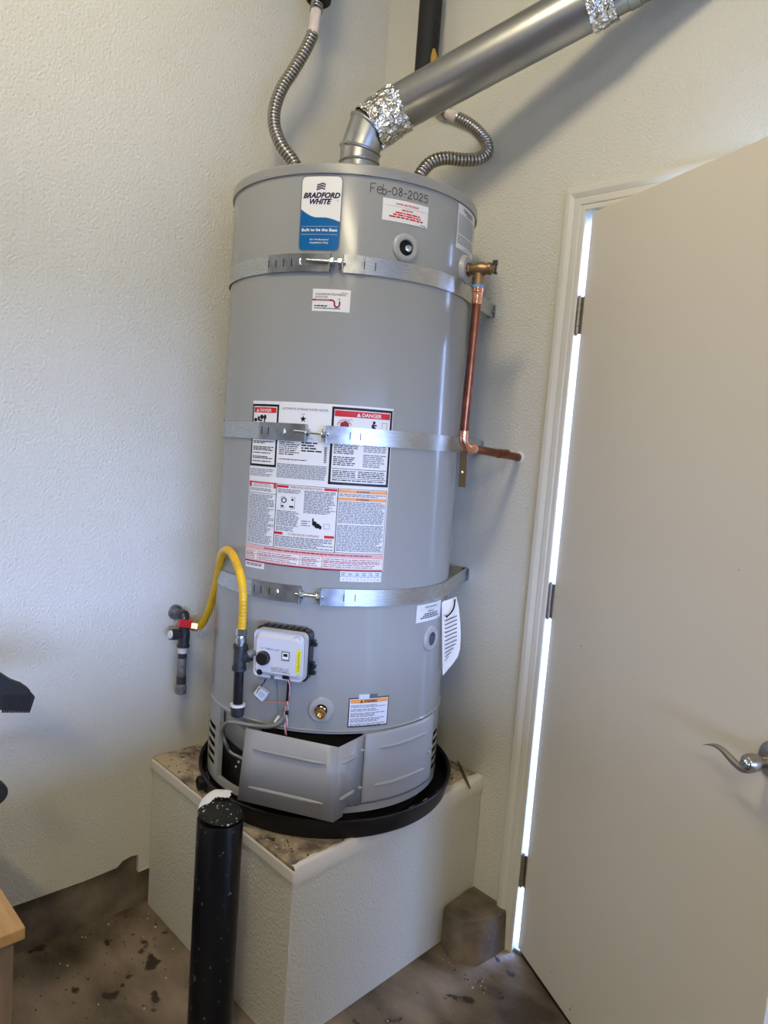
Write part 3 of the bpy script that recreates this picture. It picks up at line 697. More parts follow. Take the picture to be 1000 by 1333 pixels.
# white outlet notice (red print)
def notice(th0, th1, z0, z1, l1, l2, red, title=None):
    st = panel('notice_sticker', th0, th1, z0, z1, M['paper'], 0.0008)
    xa, xb = S_(th0), S_(th1); w = xb-xa; h = z1-z0; mb = MB(); fn = surf(0.0013)
    text(mb, l1, fn, xa+w*0.52, z0+h*0.77, h*0.085, red, 'c', 0.02, fit=w*0.50)
    text(mb, l2, fn, xa+w*0.52, z0+h*0.53, h*0.085, red, 'c', 0.02, fit=w*0.24)
    for k, (a, b) in enumerate(((0.27, 0.80), (0.22, 0.82), (0.14, 0.88))):
        lines(mb, fn, xa+w*a, xa+w*b, z0+h*(0.40-0.105*k), z0+h*(0.40-0.105*k)+h*0.10, h*0.10, red, 0.62, 0)
    rectp(mb, fn, xa+w*0.04, xb-w*0.02, z0+h*0.690, z0+h*0.698, 2, 8)
    lines(mb, fn, xa+w*0.83, xa+w*0.95, z0+h*0.05, z0+h*0.10, h*0.05, 1, 0.6, 0)
    prt(mb, st, [M['inkred'], M['ink'], M['inkgrey']]); return st
notice(10.65, 31.7, 1.4545, 1.5035, 'WATER HEATER OUTLET', 'IMPORTANT', 0)['label'] = 'white notice sticker with red print'
notice(41.3, 62.6, 0.5110, 0.5560, 'WATER HEATER INLET', 'IMPORTANT', 1)['label'] = 'white notice sticker with dark print'
# right-hand text label near the top
st = panel('instruction_label', 50.7, 73.5, 1.4385, 1.5430, M['paper'], 0.0008)
mb = MB(); fn = surf(0.0013); xa, xb = S_(50.7), S_(73.5)
for k, (a, b) in enumerate(((0.2, 0.75), (0.25, 0.8), (0.35, 0.65))): lines(mb, fn, xa+(xb-xa)*a, xa+(xb-xa)*b, 1.533-0.0045*k, 1.538-0.0045*k, 0.0045, 0, 0.6, 0)
lines(mb, fn, xa+0.006, xb-0.008, 1.475, 1.522, 0.0036, 1, 0.5, 0.12); lines(mb, fn, xa+0.006, xb-0.008, 1.450, 1.472, 0.0036, 1, 0.5, 0.12)
lines(mb, fn, xa+0.04, xb-0.03, 1.441, 1.4445, 0.003, 1, 0.5, 0.0)
prt(mb, st, [M['ink'], M['inkgrey']])
# plumber's business sticker
st = panel('plumber_sticker', -15.9, -0.17, 1.2400, 1.2900, M['paper'], 0.0008)
st['label'] = 'plumbing company sticker with a red trap pipe'
xa, xb = S_(-15.9), S_(-0.17); w = xb-xa; mb = MB(); fn = surf(0.0013)
text(mb, 'ANDERSON PLUMBING', fn, xa+w*0.08, 1.2762, 0.0044, 0, 'l', 0.0, fit=w*0.80)
text(mb, '& ROOTER', fn, xa+w*0.08, 1.2700, 0.0042, 0, 'l', 0.0, fit=w*0.33)
lines(mb, fn, xa+w*0.76, xa+w*0.93, 1.2820, 1.2840, 0.002, 0, 0.6, 0)
lines(mb, fn, xa+w*0.06, xa+w*0.40, 1.2508, 1.2542, 0.0034, 0, 0.8, 0)
lines(mb, fn, xa+w*0.06, xa+w*0.76, 1.2462, 1.2486, 0.0024, 0, 0.7, 0)
pth = [(xa-0.0002, 1.2660), (xa+w*0.30, 1.2660), (xa+w*0.50, 1.2660)]
U = [Vector((xa+w*0.03-0.0022, 1.2655, 0)), Vector((xa+w*0.30, 1.2655, 0)), Vector((xa+w*0.50, 1.2655, 0))]
for k in range(9):
    t = k/8*PI/2; U.append(Vector((xa+w*0.52+0.0065*math.sin(t), 1.2655-0.0065*(1-math.cos(t)), 0)))
cx_ = U[-1].x+0.0058
for k in range(1, 17):
    t = PI+k/16*PI; U.append(Vector((cx_+0.0058*math.cos(t), 1.2565+0.0062*math.sin(t), 0)))
U.append(U[-1]+Vector((0, 0.0065, 0)))
for a, b in zip(U, U[1:]):
    d = (b-a).normalized(); nn = Vector((-d.y, d.x, 0))*0.0019
    mb.add([fn(*(a-nn).xy), fn(*(b-nn).xy), fn(*(b+nn).xy), fn(*(a+nn).xy)], [(0, 1, 2, 3)], 1)
e_ = U[-1]; rectp(mb, fn, e_.x-0.0005, e_.x+0.0005, e_.y, e_.y+0.005, 1); rectp(mb, fn, e_.x-0.005, e_.x+0.001, e_.y+0.005, e_.y+0.0062, 1)
text(mb, 'DRAIN SPECIALIST', surf(0.0016), xa+w*0.09, 1.2645, 0.0022, 2, 'l', 0, fit=w*0.38)
prt(mb, st, [M['ink'], M['inkmaroon'], M['paper']])

# ---- the big instruction label
BL0, BL1 = -43.0, 21.3
st = panel('instruction_label', BL0, BL1, 0.6450, 1.0310, M['paper'], 0.0008); st['label'] = 'large white safety and operating instruction label'
fa, fb, fc = surf(0.0012), surf(0.0015), surf(0.0018)
mb = MB()
K, RD, G, PK, OR, WH, MR = range(7)
mats7 = [M['ink'], M['inkred'], M['inkgrey'], M['inkpink'], M['inkorange'], M['paper'], M['inkmaroon']]
def tri(mb, fn, x, z, s, mi): polyp(mb, fn, [(x-s*0.55, z), (x+s*0.55, z), (x, z+s)], mi)
# left danger panel
xa, xb = S_(-42.9), S_(-28.3); rectp(mb, fa, xa, xb, 0.8760, 1.0235, K, 8); rectp(mb, fb, xa+0.0048, xb-0.0048, 0.8815, 1.0180, WH, 8)
rectp(mb, fc, xa+0.0065, xb-0.0065, 1.0035, 1.0160, RD, 8)
tri(mb, surf(0.0021), xa+0.018, 1.0055, 0.0075, WH); text(mb, 'DANGER', surf(0.0021), xa+0.025, 1.0060, 0.0066, WH, 'l', 0.02, fit=0.036)
# figure: car and fuel cans silhouettes
for (cx_, cz_, rx, rzz) in ((0.012, 0.986, 0.006, 0.0045), (0.022, 0.990, 0.004, 0.005), (0.032, 0.993, 0.006, 0.0055), (0.042, 0.993, 0.0045, 0.006), (0.041, 0.984, 0.002, 0.006), (0.027, 0.985, 0.008, 0.002)):
    polyp(mb, fc, [(xa+cx_+rx*math.cos(t*PI/5), cz_+rzz*math.sin(t*PI/5)) for t in range(10)], K)
for (a, b) in ((0.930, 0.938), (0.914, 0.925), (0.905, 0.911), (0.894, 0.902), (0.884, 0.891), (0.938, 0.980)):
    lines(mb, fc, xa+0.0085, xb-0.009, a, b, 0.0036, K, 0.6, 0.5)
lines(mb, fa, xa+0.002, xb-0.004, 0.850, 0.872, 0.0038, G, 0.5, 0.5)
# centre header
xa, xb = S_(-27.8), S_(-5.3); xm = (xa+xb)/2
text(mb, 'AUTOMATIC STORAGE WATER HEATER', fa, xm, 1.0130, 0.0048, K, 'c', 0.0, fit=(xb-xa)*0.90)
def star(mb, fn, x, z, r, mi):
    P = [(x+(r if k % 2 == 0 else r*0.42)*math.sin(k*PI/5), z+(r if k % 2 == 0 else r*0.42)*math.cos(k*PI/5)) for k in range(10)]
    mb.add([fn(x, z)]+[fn(*p) for p in P], [(0, k+1, (k+1) % 10+1) for k in range(10)], mi)
star(mb, fa, xm-0.002, 0.9930, 0.0085, K); text(mb, 'CSA', fa, xm-0.002, 1.0025, 0.0030, K, 'c', 0.0)
lines(mb, fa, xa+0.003, xa+0.055, 0.905, 0.945, 0.0046, K, 0.45, 0.5); lines(mb, fa, xa+0.060, xb-0.014, 0.915, 0.943, 0.0062, K, 0.5, 0.4)
lines(mb, fa, xa+0.003, xb-0.05, 0.894, 0.900, 0.0036, K, 0.5, 0.2); lines(mb, fa, xa, xb-0.002, 0.851, 0.888, 0.0031, G, 0.55, 0.03)
for k in range(9): rectp(mb, fa, xb-0.010, xb-0.004, 0.895+k*0.0042, 0.8972+k*0.0042, K)
text(mb, 'ANS Z21.10.3', fa, xa+0.060, 0.947, 0.0034, K, 'l', 0)
# right danger panel
xa, xb = S_(-4.8), S_(21.0); rectp(mb, fa, xa, xb, 0.8465, 1.0260, K, 14); rectp(mb, fb, xa+0.0055, xb-0.0055, 0.8525, 1.0200, WH, 14)
rectp(mb, fc, xa+0.0065, xb-0.0065, 1.0040, 1.0180, RD, 14)
tri(mb, surf(0.0021), xa+0.062, 1.0062, 0.0085, WH); text(mb, 'DANGER', surf(0.0021), xa+0.070, 1.0066, 0.0080, WH, 'l', 0.02, fit=0.046)
# vapour pictures: red arc round a dark can, bending figure, heater outline
for rr_ in (0.018, 0.0155):
    for k in range(12):
        a0, a1 = PI*(0.08+0.84*k/12), PI*(0.08+0.84*(k+1)/12)
        polyp(mb, fc, [(xa+0.030+(rr_-q)*math.cos(a), 0.980+(rr_-q)*math.sin(a)*1.05) for a, q in ((a0, 0), (a1, 0), (a1, 0.0009), (a0, 0.0009))], MR)
polyp(mb, fc, [(xa+0.020, 0.981), (xa+0.041, 0.981), (xa+0.040, 0.990), (xa+0.032, 0.995), (xa+0.021, 0.990)], MR)
for k in range(8):
    a0, a1 = PI*(0.1+0.8*k/8), PI*(0.1+0.8*(k+1)/8)
    polyp(mb, fc, [(xa+0.043+(0.0055-q)*math.cos(a), 0.994+(0.0055-q)*math.sin(a)) for a, q in ((a0, 0), (a1, 0), (a1, 0.001), (a0, 0.001))], K)
for (cx_, cz_, rx, rzz) in ((0.099, 0.995, 0.0035, 0.004), (0.097, 0.986, 0.004, 0.006), (0.103, 0.989, 0.003, 0.002), (0.102, 0.981, 0.002, 0.004)):
    polyp(mb, fc, [(xa+cx_+rx*math.cos(t*PI/5), cz_+rzz*math.sin(t*PI/5)) for t in range(10)], K)
frame_rect(mb, fc, xa+0.118, xa+0.131, 0.975, 0.996, 0.0009, G)
tri(mb, fc, xa+0.012, 0.944, 0.005, K); lines(mb, fc, xa+0.018, xa+0.075, 0.9445, 0.9495, 0.0048, K, 0.7, 0.1)
lines(mb, fc, xa+0.009, xa+0.068, 0.918, 0.944, 0.0042, K, 0.5, 0.3); lines(mb, fc, xa+0.078, xb-0.010, 0.925, 0.947, 0.0042, G, 0.5, 0.3)
lines(mb, fc, xa+0.009, xa+0.060, 0.889, 0.914, 0.0044, K, 0.5, 0.4); lines(mb, fc, xa+0.078, xb-0.010, 0.889, 0.922, 0.0044, G, 0.5, 0.3)
rectp(mb, fc, xa+0.008, xb-0.007, 0.8835, 0.8848, K, 10); rectp(mb, fc, xa+0.008, xb-0.007, 0.8612, 0.8624, K, 10)
lines(mb, fc, xa+0.009, xa+0.063, 0.864, 0.882, 0.0042, K, 0.5, 0.15); lines(mb, fc, xa+0.068, xb-0.010, 0.864, 0.882, 0.0042, K, 0.5, 0.15)
lines(mb, fc, xa+0.009, xb-0.010, 0.8550, 0.8605, 0.0042, K, 0.55, 0.05)
# middle block frames
L0, L1, L2, L3 = S_(-42.6), S_(-27.4), S_(-0.3), S_(20.8)
for (a, b) in ((L0, L1), (L1, L2), (L2, L3)): frame_rect(mb, fa, a, b, 0.6870, 0.8385, 0.0009, K, 8)
rectp(mb, fb, L0, L1, 0.8365, 0.8395, RD, 6); rectp(mb, fb, L0+0.002, L0+0.008, 0.826, 0.8385, RD); rectp(mb, fb, L1-0.008, L1-0.002, 0.826, 0.8385, RD)
text(mb, 'FOR YOUR SAFETY', fb, (L0+L1)/2, 0.8325, 0.0034, MR, 'c', 0.0, fit=0.05); text(mb, 'READ BEFORE OPERATING', fb, (L0+L1)/2, 0.8275, 0.0034, MR, 'c', 0.0, fit=0.056)
lines(mb, fa, L0+0.003, L1-0.003, 0.815, 0.825, 0.0036, G, 0.55, 0.2); rectp(mb, fa, L0, L1, 0.8118, 0.8128, K, 6)
lines(mb, fa, L0+0.003, L1-0.003, 0.690, 0.810, 0.0036, G, 0.55, 0.3)
rectp(mb, fb, L1+0.002, L1+0.032, 0.8305, 0.8360, RD, 3); rectp(mb, fb, L2-0.032, L2-0.002, 0.8305, 0.8360, RD, 3); text(mb, 'OPERATING INSTRUCTIONS', fb, (L1+L2)/2, 0.8305, 0.0050, MR, 'c', 0.0, fit=0.078)
lines(mb, fa, L1+0.004, L1+0.065, 0.815, 0.829, 0.0036, G, 0.55, 0.5); lines(mb, fa, L1+0.072, L2-0.003, 0.775, 0.829, 0.0036, G, 0.55, 0.3)
frame_rect(mb, fa, L1+0.014, L1+0.050, 0.782, 0.810, 0.0009, G)
for rr_, mi_ in ((0.0068, K), (0.0042, WH)): polyp(mb, fb if mi_ == K else fc, [(L1+0.022+rr_*math.cos(t*PI/8), 0.801+rr_*math.sin(t*PI/8)) for t in range(16)], mi_)
rectp(mb, fb, L1+0.041, L1+0.046, 0.801, 0.806, K); rectp(mb, fb, L1+0.015, L1+0.022, 0.785, 0.789, K); rectp(mb, fb, L1+0.036, L1+0.047, 0.785, 0.789, K)
lines(mb, fa, L1+0.004, L1+0.062, 0.741, 0.778, 0.0037, G, 0.55, 0.2); lines(mb, fa, L1+0.004, L1+0.05, 0.728, 0.740, 0.0037, G, 0.55, 0.3)
for (cx_, cz_, rx, rzz) in ((0.100, 0.752, 0.006, 0.006), (0.107, 0.747, 0.007, 0.006), (0.114, 0.744, 0.0035, 0.005), (0.096, 0.760, 0.002, 0.005)):
    polyp(mb, fb, [(L1+cx_+rx*math.cos(t*PI/5), cz_+rzz*math.sin(t*PI/5)) for t in range(10)], K)
frame_rect(mb, fa, L1+0.122, L1+0.136, 0.741, 0.753, 0.0008, G); lines(mb, fa, L1+0.068, L1+0.09, 0.744, 0.760, 0.005, G, 0.4, 0.4)
rectp(mb, fb, L1+0.001, L1+0.023, 0.7195, 0.7255, RD, 2); rectp(mb, fb, L2-0.026, L2-0.003, 0.7195, 0.7255, RD, 2); text(mb, 'TO TURN OFF GAS TO APPLIANCE', fb, (L1+L2)/2-0.001, 0.7200, 0.0048, MR, 'c', 0.0, fit=0.076)
lines(mb, fa, L1+0.003, L2-0.003, 0.690, 0.718, 0.0038, G, 0.55, 0.3)
rectp(mb, fb, L2+0.001, L3-0.001, 0.8290, 0.8360, OR, 8); rectp(mb, fb, L2+0.001, L3-0.001, 0.8110, 0.8180, OR, 8)
for z_ in (0.8305, 0.8125): tri(mb, fc, (L2+L3)/2-0.013, z_, 0.0045, K); text(mb, 'WARNING', fc, (L2+L3)/2-0.009, z_, 0.0042, K, 'l', 0.02, fit=0.024)
lines(mb, fa, L2+0.003, L3-0.003, 0.819, 0.828, 0.0038, G, 0.55, 0.2); lines(mb, fa, L2+0.003, L3-0.003, 0.758, 0.810, 0.0037, G, 0.55, 0.12)
lines(mb, fa, L2+0.003, L3-0.003, 0.690, 0.755, 0.0037, G, 0.55, 0.12)
# pink service table
B0, B1 = S_(-42.8), S_(21.0); rectp(mb, fa, B0, B1, 0.6470, 0.6862, PK, 32); rectp(mb, fb, B0+0.002, B1-0.002, 0.6510, 0.6640, WH, 32); rectp(mb, fb, B0+0.002, B1-0.002, 0.6655, 0.6750, WH, 32)
rectp(mb, fb, B0, B1, 0.6450, 0.6482, MR, 32); lines(mb, fc, B0+0.06, B1-0.03, 0.6775, 0.6845, 0.0040, MR, 0.6, 0)
lines(mb, fc, B0+0.004, B0+0.036, 0.652, 0.675, 0.0044, MR, 0.35, 0.4); lines(mb, fc, B0+0.044, B0+0.150, 0.652, 0.675, 0.0044, MR, 0.35, 0.25); lines(mb, fc, B0+0.160, B0+0.205, 0.652, 0.675, 0.0044, MR, 0.35, 0.25); lines(mb, fc, B0+0.212, B1-0.005, 0.652, 0.675, 0.0044, MR, 0.35, 0.25)
for xx in (B0+0.040, B0+0.155, B0+0.208): rectp(mb, fc, xx, xx+0.0012, 0.650, 0.676, RD)
prt(mb, st, mats7)
st2 = panel('serial_tag', -42.5, -31.6, 0.6300, 0.6448, M['paper'], 0.0008); mb = MB(); lines(mb, fa, S_(-41.8), S_(-32.5), 0.633, 0.643, 0.0036, K, 0.5, 0.1); prt(mb, st2, mats7)
st2 = panel('rating_tag', 2.6, 20.8, 0.6200, 0.6448, M['paperb'], 0.0008); mb = MB(); xa, xb = S_(2.6), S_(20.8)
for k in range(6):
    xx = xa+(xb-xa)*k/6; lines(mb, fa, xx+0.003, xx+0.0145, 0.634, 0.643, 0.003, G, 0.5, 0.3); text(mb, ('50', '47', '38', '30', '24', '100')[k], fa, xx+0.0085, 0.6235, 0.0036, G, 'c'); rectp(mb, fa, xx, xx+0.0006, 0.6205, 0.6445, G)
rectp(mb, fa, xa, xb, 0.6315, 0.6322, G, 6); prt(mb, st2, mats7)
# orange warning label low on the tank
st = panel('warning_label', 9.95, 28.6, 0.2665, 0.3385, M['ink'], 0.0008); st['label'] = 'orange-headed warning label with black border'
xa, xb = S_(9.95), S_(28.6); mb = MB(); rectp(mb, fa, xa+0.0022, xb-0.0022, 0.2690, 0.3362, WH, 8); rectp(mb, fb, xa+0.004, xb-0.004, 0.3255, 0.3350, OR, 8)
tri(mb, fc, xa+0.031, 0.3268, 0.0068, K); text(mb, 'WARNING', fc, xa+0.037, 0.3270, 0.0062, K, 'l', 0.03, fit=0.034)
z_ = 0.3225
for n_ in (2, 2, 3, 3, 2):
    lines(mb, fb, xa+0.0055, xb-0.0065, z_-0.0037*n_-0.0001, z_, 0.0037, G, 0.5, 0.35); z_ -= 0.0037*n_+0.0022
prt(mb, st, [M['ink'], M['inkred'], M['inkgrey'], M['inkpink'], M['inkorange'], M['paperb'], M['inkmaroon']])
st = panel('silver_tape', 14.2, 19.0, 0.3355, 0.3475, M['tapeclear'], 0.0022); panel('silver_tape', 19.2, 22.8, 0.3375, 0.3470, M['plugdark'], 0.0020)['label'] = 'dark end of the silver tape'

# ---- gas control valve
VT, VZc = -18.1, 0.4445
GX = cyl(VT, 0, 1); GT = Vector((-math.sin(math.radians(VT)), math.cos(math.radians(VT)), 0))
GM = Matrix.Identity(4)
for i in range(3): GM[i][0] = GT[i]; GM[i][1] = (0, 0, 1)[i]; GM[i][2] = GX[i]; GM[i][3] = cyl(VT, VZc, R)[i]
gv = MB(); hw_, hh_ = 0.0635, 0.057
def rrect(hw, hh, r, n=5):
    P = []
    for cx_, cy_, a in ((hw-r, hh-r, 0), (-hw+r, hh-r, 90), (-hw+r, -hh+r, 180), (hw-r, -hh+r, 270)):
        for k in range(n+1): t = math.radians(a+90*k/n); P.append((cx_+r*math.cos(t), cy_+r*math.sin(t)))
    return P
def loft(mb, secs, mi=0, T=GM):
    n = len(secs[0][0]); vs = []
    for P, z in secs: vs += [T @ Vector((x, y, z if not callable(z) else z(x, y))) for x, y in P]
    fs = [(j*n+i, j*n+(i+1) % n, (j+1)*n+(i+1) % n, (j+1)*n+i) for j in range(len(secs)-1) for i in range(n)]+[tuple(range(n))[::-1], tuple((len(secs)-1)*n+i for i in range(n))]
    mb.add(vs, fs, mi)
loft(gv, [(rrect(hw_, hh_, 0.014), 0.020), (rrect(hw_, hh_, 0.014), lambda x, y: 0.048+(0.004 if y > 0 else 0)), (rrect(hw_-0.004, hh_-0.004, 0.012), lambda x, y: 0.055-(0.010 if y < -0.03 else 0)-(0.010 if y > 0.04 else 0)), (rrect(hw_-0.010, hh_-0.016, 0.010), 0.059)])
valve = gv.build('gas_control_valve', M['cream'], wh, **Lk, angle=30)
m = MB(); loft(m, [(rrect(hw_+0.004, hh_+0.004, 0.016), 0.004), (rrect(hw_+0.004, hh_+0.004, 0.016), 0.030)])
for (x_, y_) in ((hw_+0.003, 0.030), (hw_+0.003, -0.022), (hw_+0.003, -0.038)):
    m.box((x_, y_-0.006, 0.010), (x_+0.013, y_+0.001, 0.022), T=GM); m.box((x_, y_+0.003, 0.010), (x_+0.009, y_+0.008, 0.022), T=GM)
for k in range(7): m.box((-0.050+k*0.016, hh_+0.003, 0.008), (-0.044+k*0.016, hh_+0.0065, 0.026), T=GM)
m.build('back_housing', M['blackgloss'], valve, **Lk, angle=30)
kp = GM @ Vector((-0.044, -0.004, 0.058)); T = GM @ Matrix.Translation((-0.034, -0.008, 0.0575))
m = MB(); m.lathe([(0.0165, 0), (0.0165, 0.004), (0.0150, 0.006), (0.0150, 0.013), (0.0135, 0.0150), (0, 0.0150)], T, 32); m.box((-0.0025, -0.012, 0.0145), (0.0025, 0.012, 0.0175), T=T @ Matrix.Rotation(0.6, 4, 'Z'))
m.build('knob', M['blackgloss'], valve, **Lk)
m = MB(); T = GM @ Matrix.Translation((-0.043, -0.043, 0.050)); m.lathe([(0.0072, -0.01), (0.0072, 0.009), (0.006, 0.011), (0, 0.011)], T, 16); m.build('igniter_button', M['blackgloss'], valve, **Lk)
m = MB(); m.box((0.013, -0.052, 0.040), (0.029, -0.037, 0.0565), T=GM); m.build('wire_socket', M['blackgloss'], valve, **Lk, smooth=False, bevel=0.001)
m = MB(); m.box((-0.018, -0.059, 0.035), (-0.010, -0.050, 0.052), T=GM); m.build('tube_nut', M['plugdark'], valve, **Lk, smooth=False, bevel=0.001)
gfn = lambda off: (lambda x, y: GM @ Vector((x, y, off)))
mb = MB(); rectp(mb, gfn(0.0600), 0.047, 0.0575, -0.032, 0.022, 0); 
prt(mb, valve, [M['yellowlab']], 'yellow_label')
mb = MB(); g2 = gfn(0.0604)
text(mb, 'CAUTION', lambda x, y: g2(0.0548-(y), -0.028+x), 0, 0, 0.0045, 0, 'l', 0.0, fit=0.044)
rectp(mb, g2, 0.010, 0.030, -0.008, 0.014, 1); rectp(mb, gfn(0.0607), 0.0125, 0.0275, -0.004, 0.0115, 2); rectp(mb, gfn(0.0610), 0.0150, 0.0250, 0.002, 0.009, 0)
text(mb, 'VERY', g2, -0.040, 0.0135, 0.0028, 1, 'c'); text(mb, 'HOT', g2, -0.026, 0.0145, 0.0028, 1, 'c')
text(mb, 'HIGH LIMIT', g2, -0.010, 0.0125, 0.0040, 1, 'c', 0.0, fit=0.030)
lines(mb, g2, -0.014, 0.034, -0.036, -0.024, 0.004, 1, 0.35, 0.1)
for r_ in (0.0085,):
    for k in range(16):
        a0, a1 = 2*PI*k/16, 2*PI*(k+1)/16
        polyp(mb, gfn(0.0553), [(0.044+(r_-q)*math.cos(a), 0.042+(r_-q)*math.sin(a)) for a, q in ((a0, 0), (a1, 0), (a1, 0.001), (a0, 0.001))], 1)
prt(mb, valve, [M['ink'], M['inkgrey'], M['paper']])
# igniter module with its leads
def hp(u, v, dr): return hpix(u, v, R+dr)
cI = hp(341.5, 903, 0.022); T = frame(cI, GX, GT) @ Matrix.Rotation(math.radians(-30), 4, 'Z')
m = MB(); m.box((-0.0105, -0.0125, -0.008), (0.0125, 0.0125, 0.008), T=T); m.box((-0.017, -0.0115, -0.008), (-0.0105, 0.0115, 0.006), T=T)
ig = m.build('igniter_module', M['white'], wh, **Lk, smooth=False, bevel=0.0012)
m = MB(); m.box((-0.0118, -0.004, 0.0062), (-0.0102, 0.011, 0.0085), T=T); m.box((-0.009, -0.0135, 0.002), (0.000, -0.0120, 0.0082), T=T); m.build('dark_clip', M['ink'], ig, **Lk, smooth=False)
mb = MB(); lines(mb, lambda x, y: T @ Vector((x, y, 0.0084)), -0.006, 0.010, -0.008, 0.009, 0.0035, 0, 0.45, 0.2); prt(mb, ig, [M['bluetape']])
m = MB(); m.tube(spline([hp(346, 884, 0.05), hp(344, 888, 0.04), hp(340, 893, 0.024)], 4), 0.0016, 6); m.build('module_lead', M['ink'], ig, **Lk)
m = MB()
for k in range(4):
    ph = k*1.6; P = []
    base = [(376.5, 884, 0.050), (377, 894, 0.035), (375, 905, 0.018), (374, 915, 0.014), (373.5, 925, 0.014), (373, 938, 0.016), (372, 948, 0.020), (372, 957, 0.010)]
    for i, (u, v, d) in enumerate(base): P.append(hp(u+1.6*math.sin(ph+i*1.7), v, d+0.002*math.cos(ph+i*1.7)))
    m.tube(spline(P, 5), 0.0011, 6, mi=0 if k in (0, 1, 2) and k != 1 else 1)
wb = m.build('wire_bundle', [M['wire_red'], M['wire_white']], wh, **Lk)
m = MB(); m.tube([hp(375.5, 889, 0.040), hp(374.5, 903, 0.021), hp(373.7, 912, 0.016)], 0.0030, 8); m.build('wire_sleeve', M['ink'], wb, **Lk)
m = MB(); m.tube([hp(373.7, 925, 0.015), hp(373.3, 930, 0.015)], 0.0040, 10); m.build('cable_tie', M['ink'], wb, **Lk)
m = MB(); m.tube(spline([hp(345, 914, 0.020), hp(355, 914.5, 0.018), hp(372, 915, 0.016)], 4), 0.0010, 6); m.build('orange_wire', mat('wire_orange', (0.6, 0.2, 0.1), 0.4), wb, **Lk)
m = MB(); m.tube(spline([hp(360, 883, 0.035), hp(361, 898, 0.016), hp(361.5, 915, 0.008), hp(362.5, 932, 0.010)], 5), 0.0011, 6); m.tube([hp(363.5, 932, 0.010), hp(358, 940, 0.012)], 0.0036, 8, mi=1)
m.build('sensor_lead', [M['inkgrey'], M['white']], wh, **Lk)
# burner supply tube
m = MB(); P = [hp(371, 925, 0.012), hp(369, 935, 0.014), hp(361, 943.5, 0.017), hp(345, 946, 0.020), hp(325, 944, 0.020), hp(306, 940.5, 0.016), hp(296, 941, 0.010), hp(290.5, 948, 0.004), hp(290.5, 957, -0.002), hp(295, 969, -0.010), hp(301, 979, -0.022), hp(318, 988, -0.028)]
m.tube(spline(P, 8), 0.0056, 12); m.build('burner_tube', M['tube'], wh, **Lk)

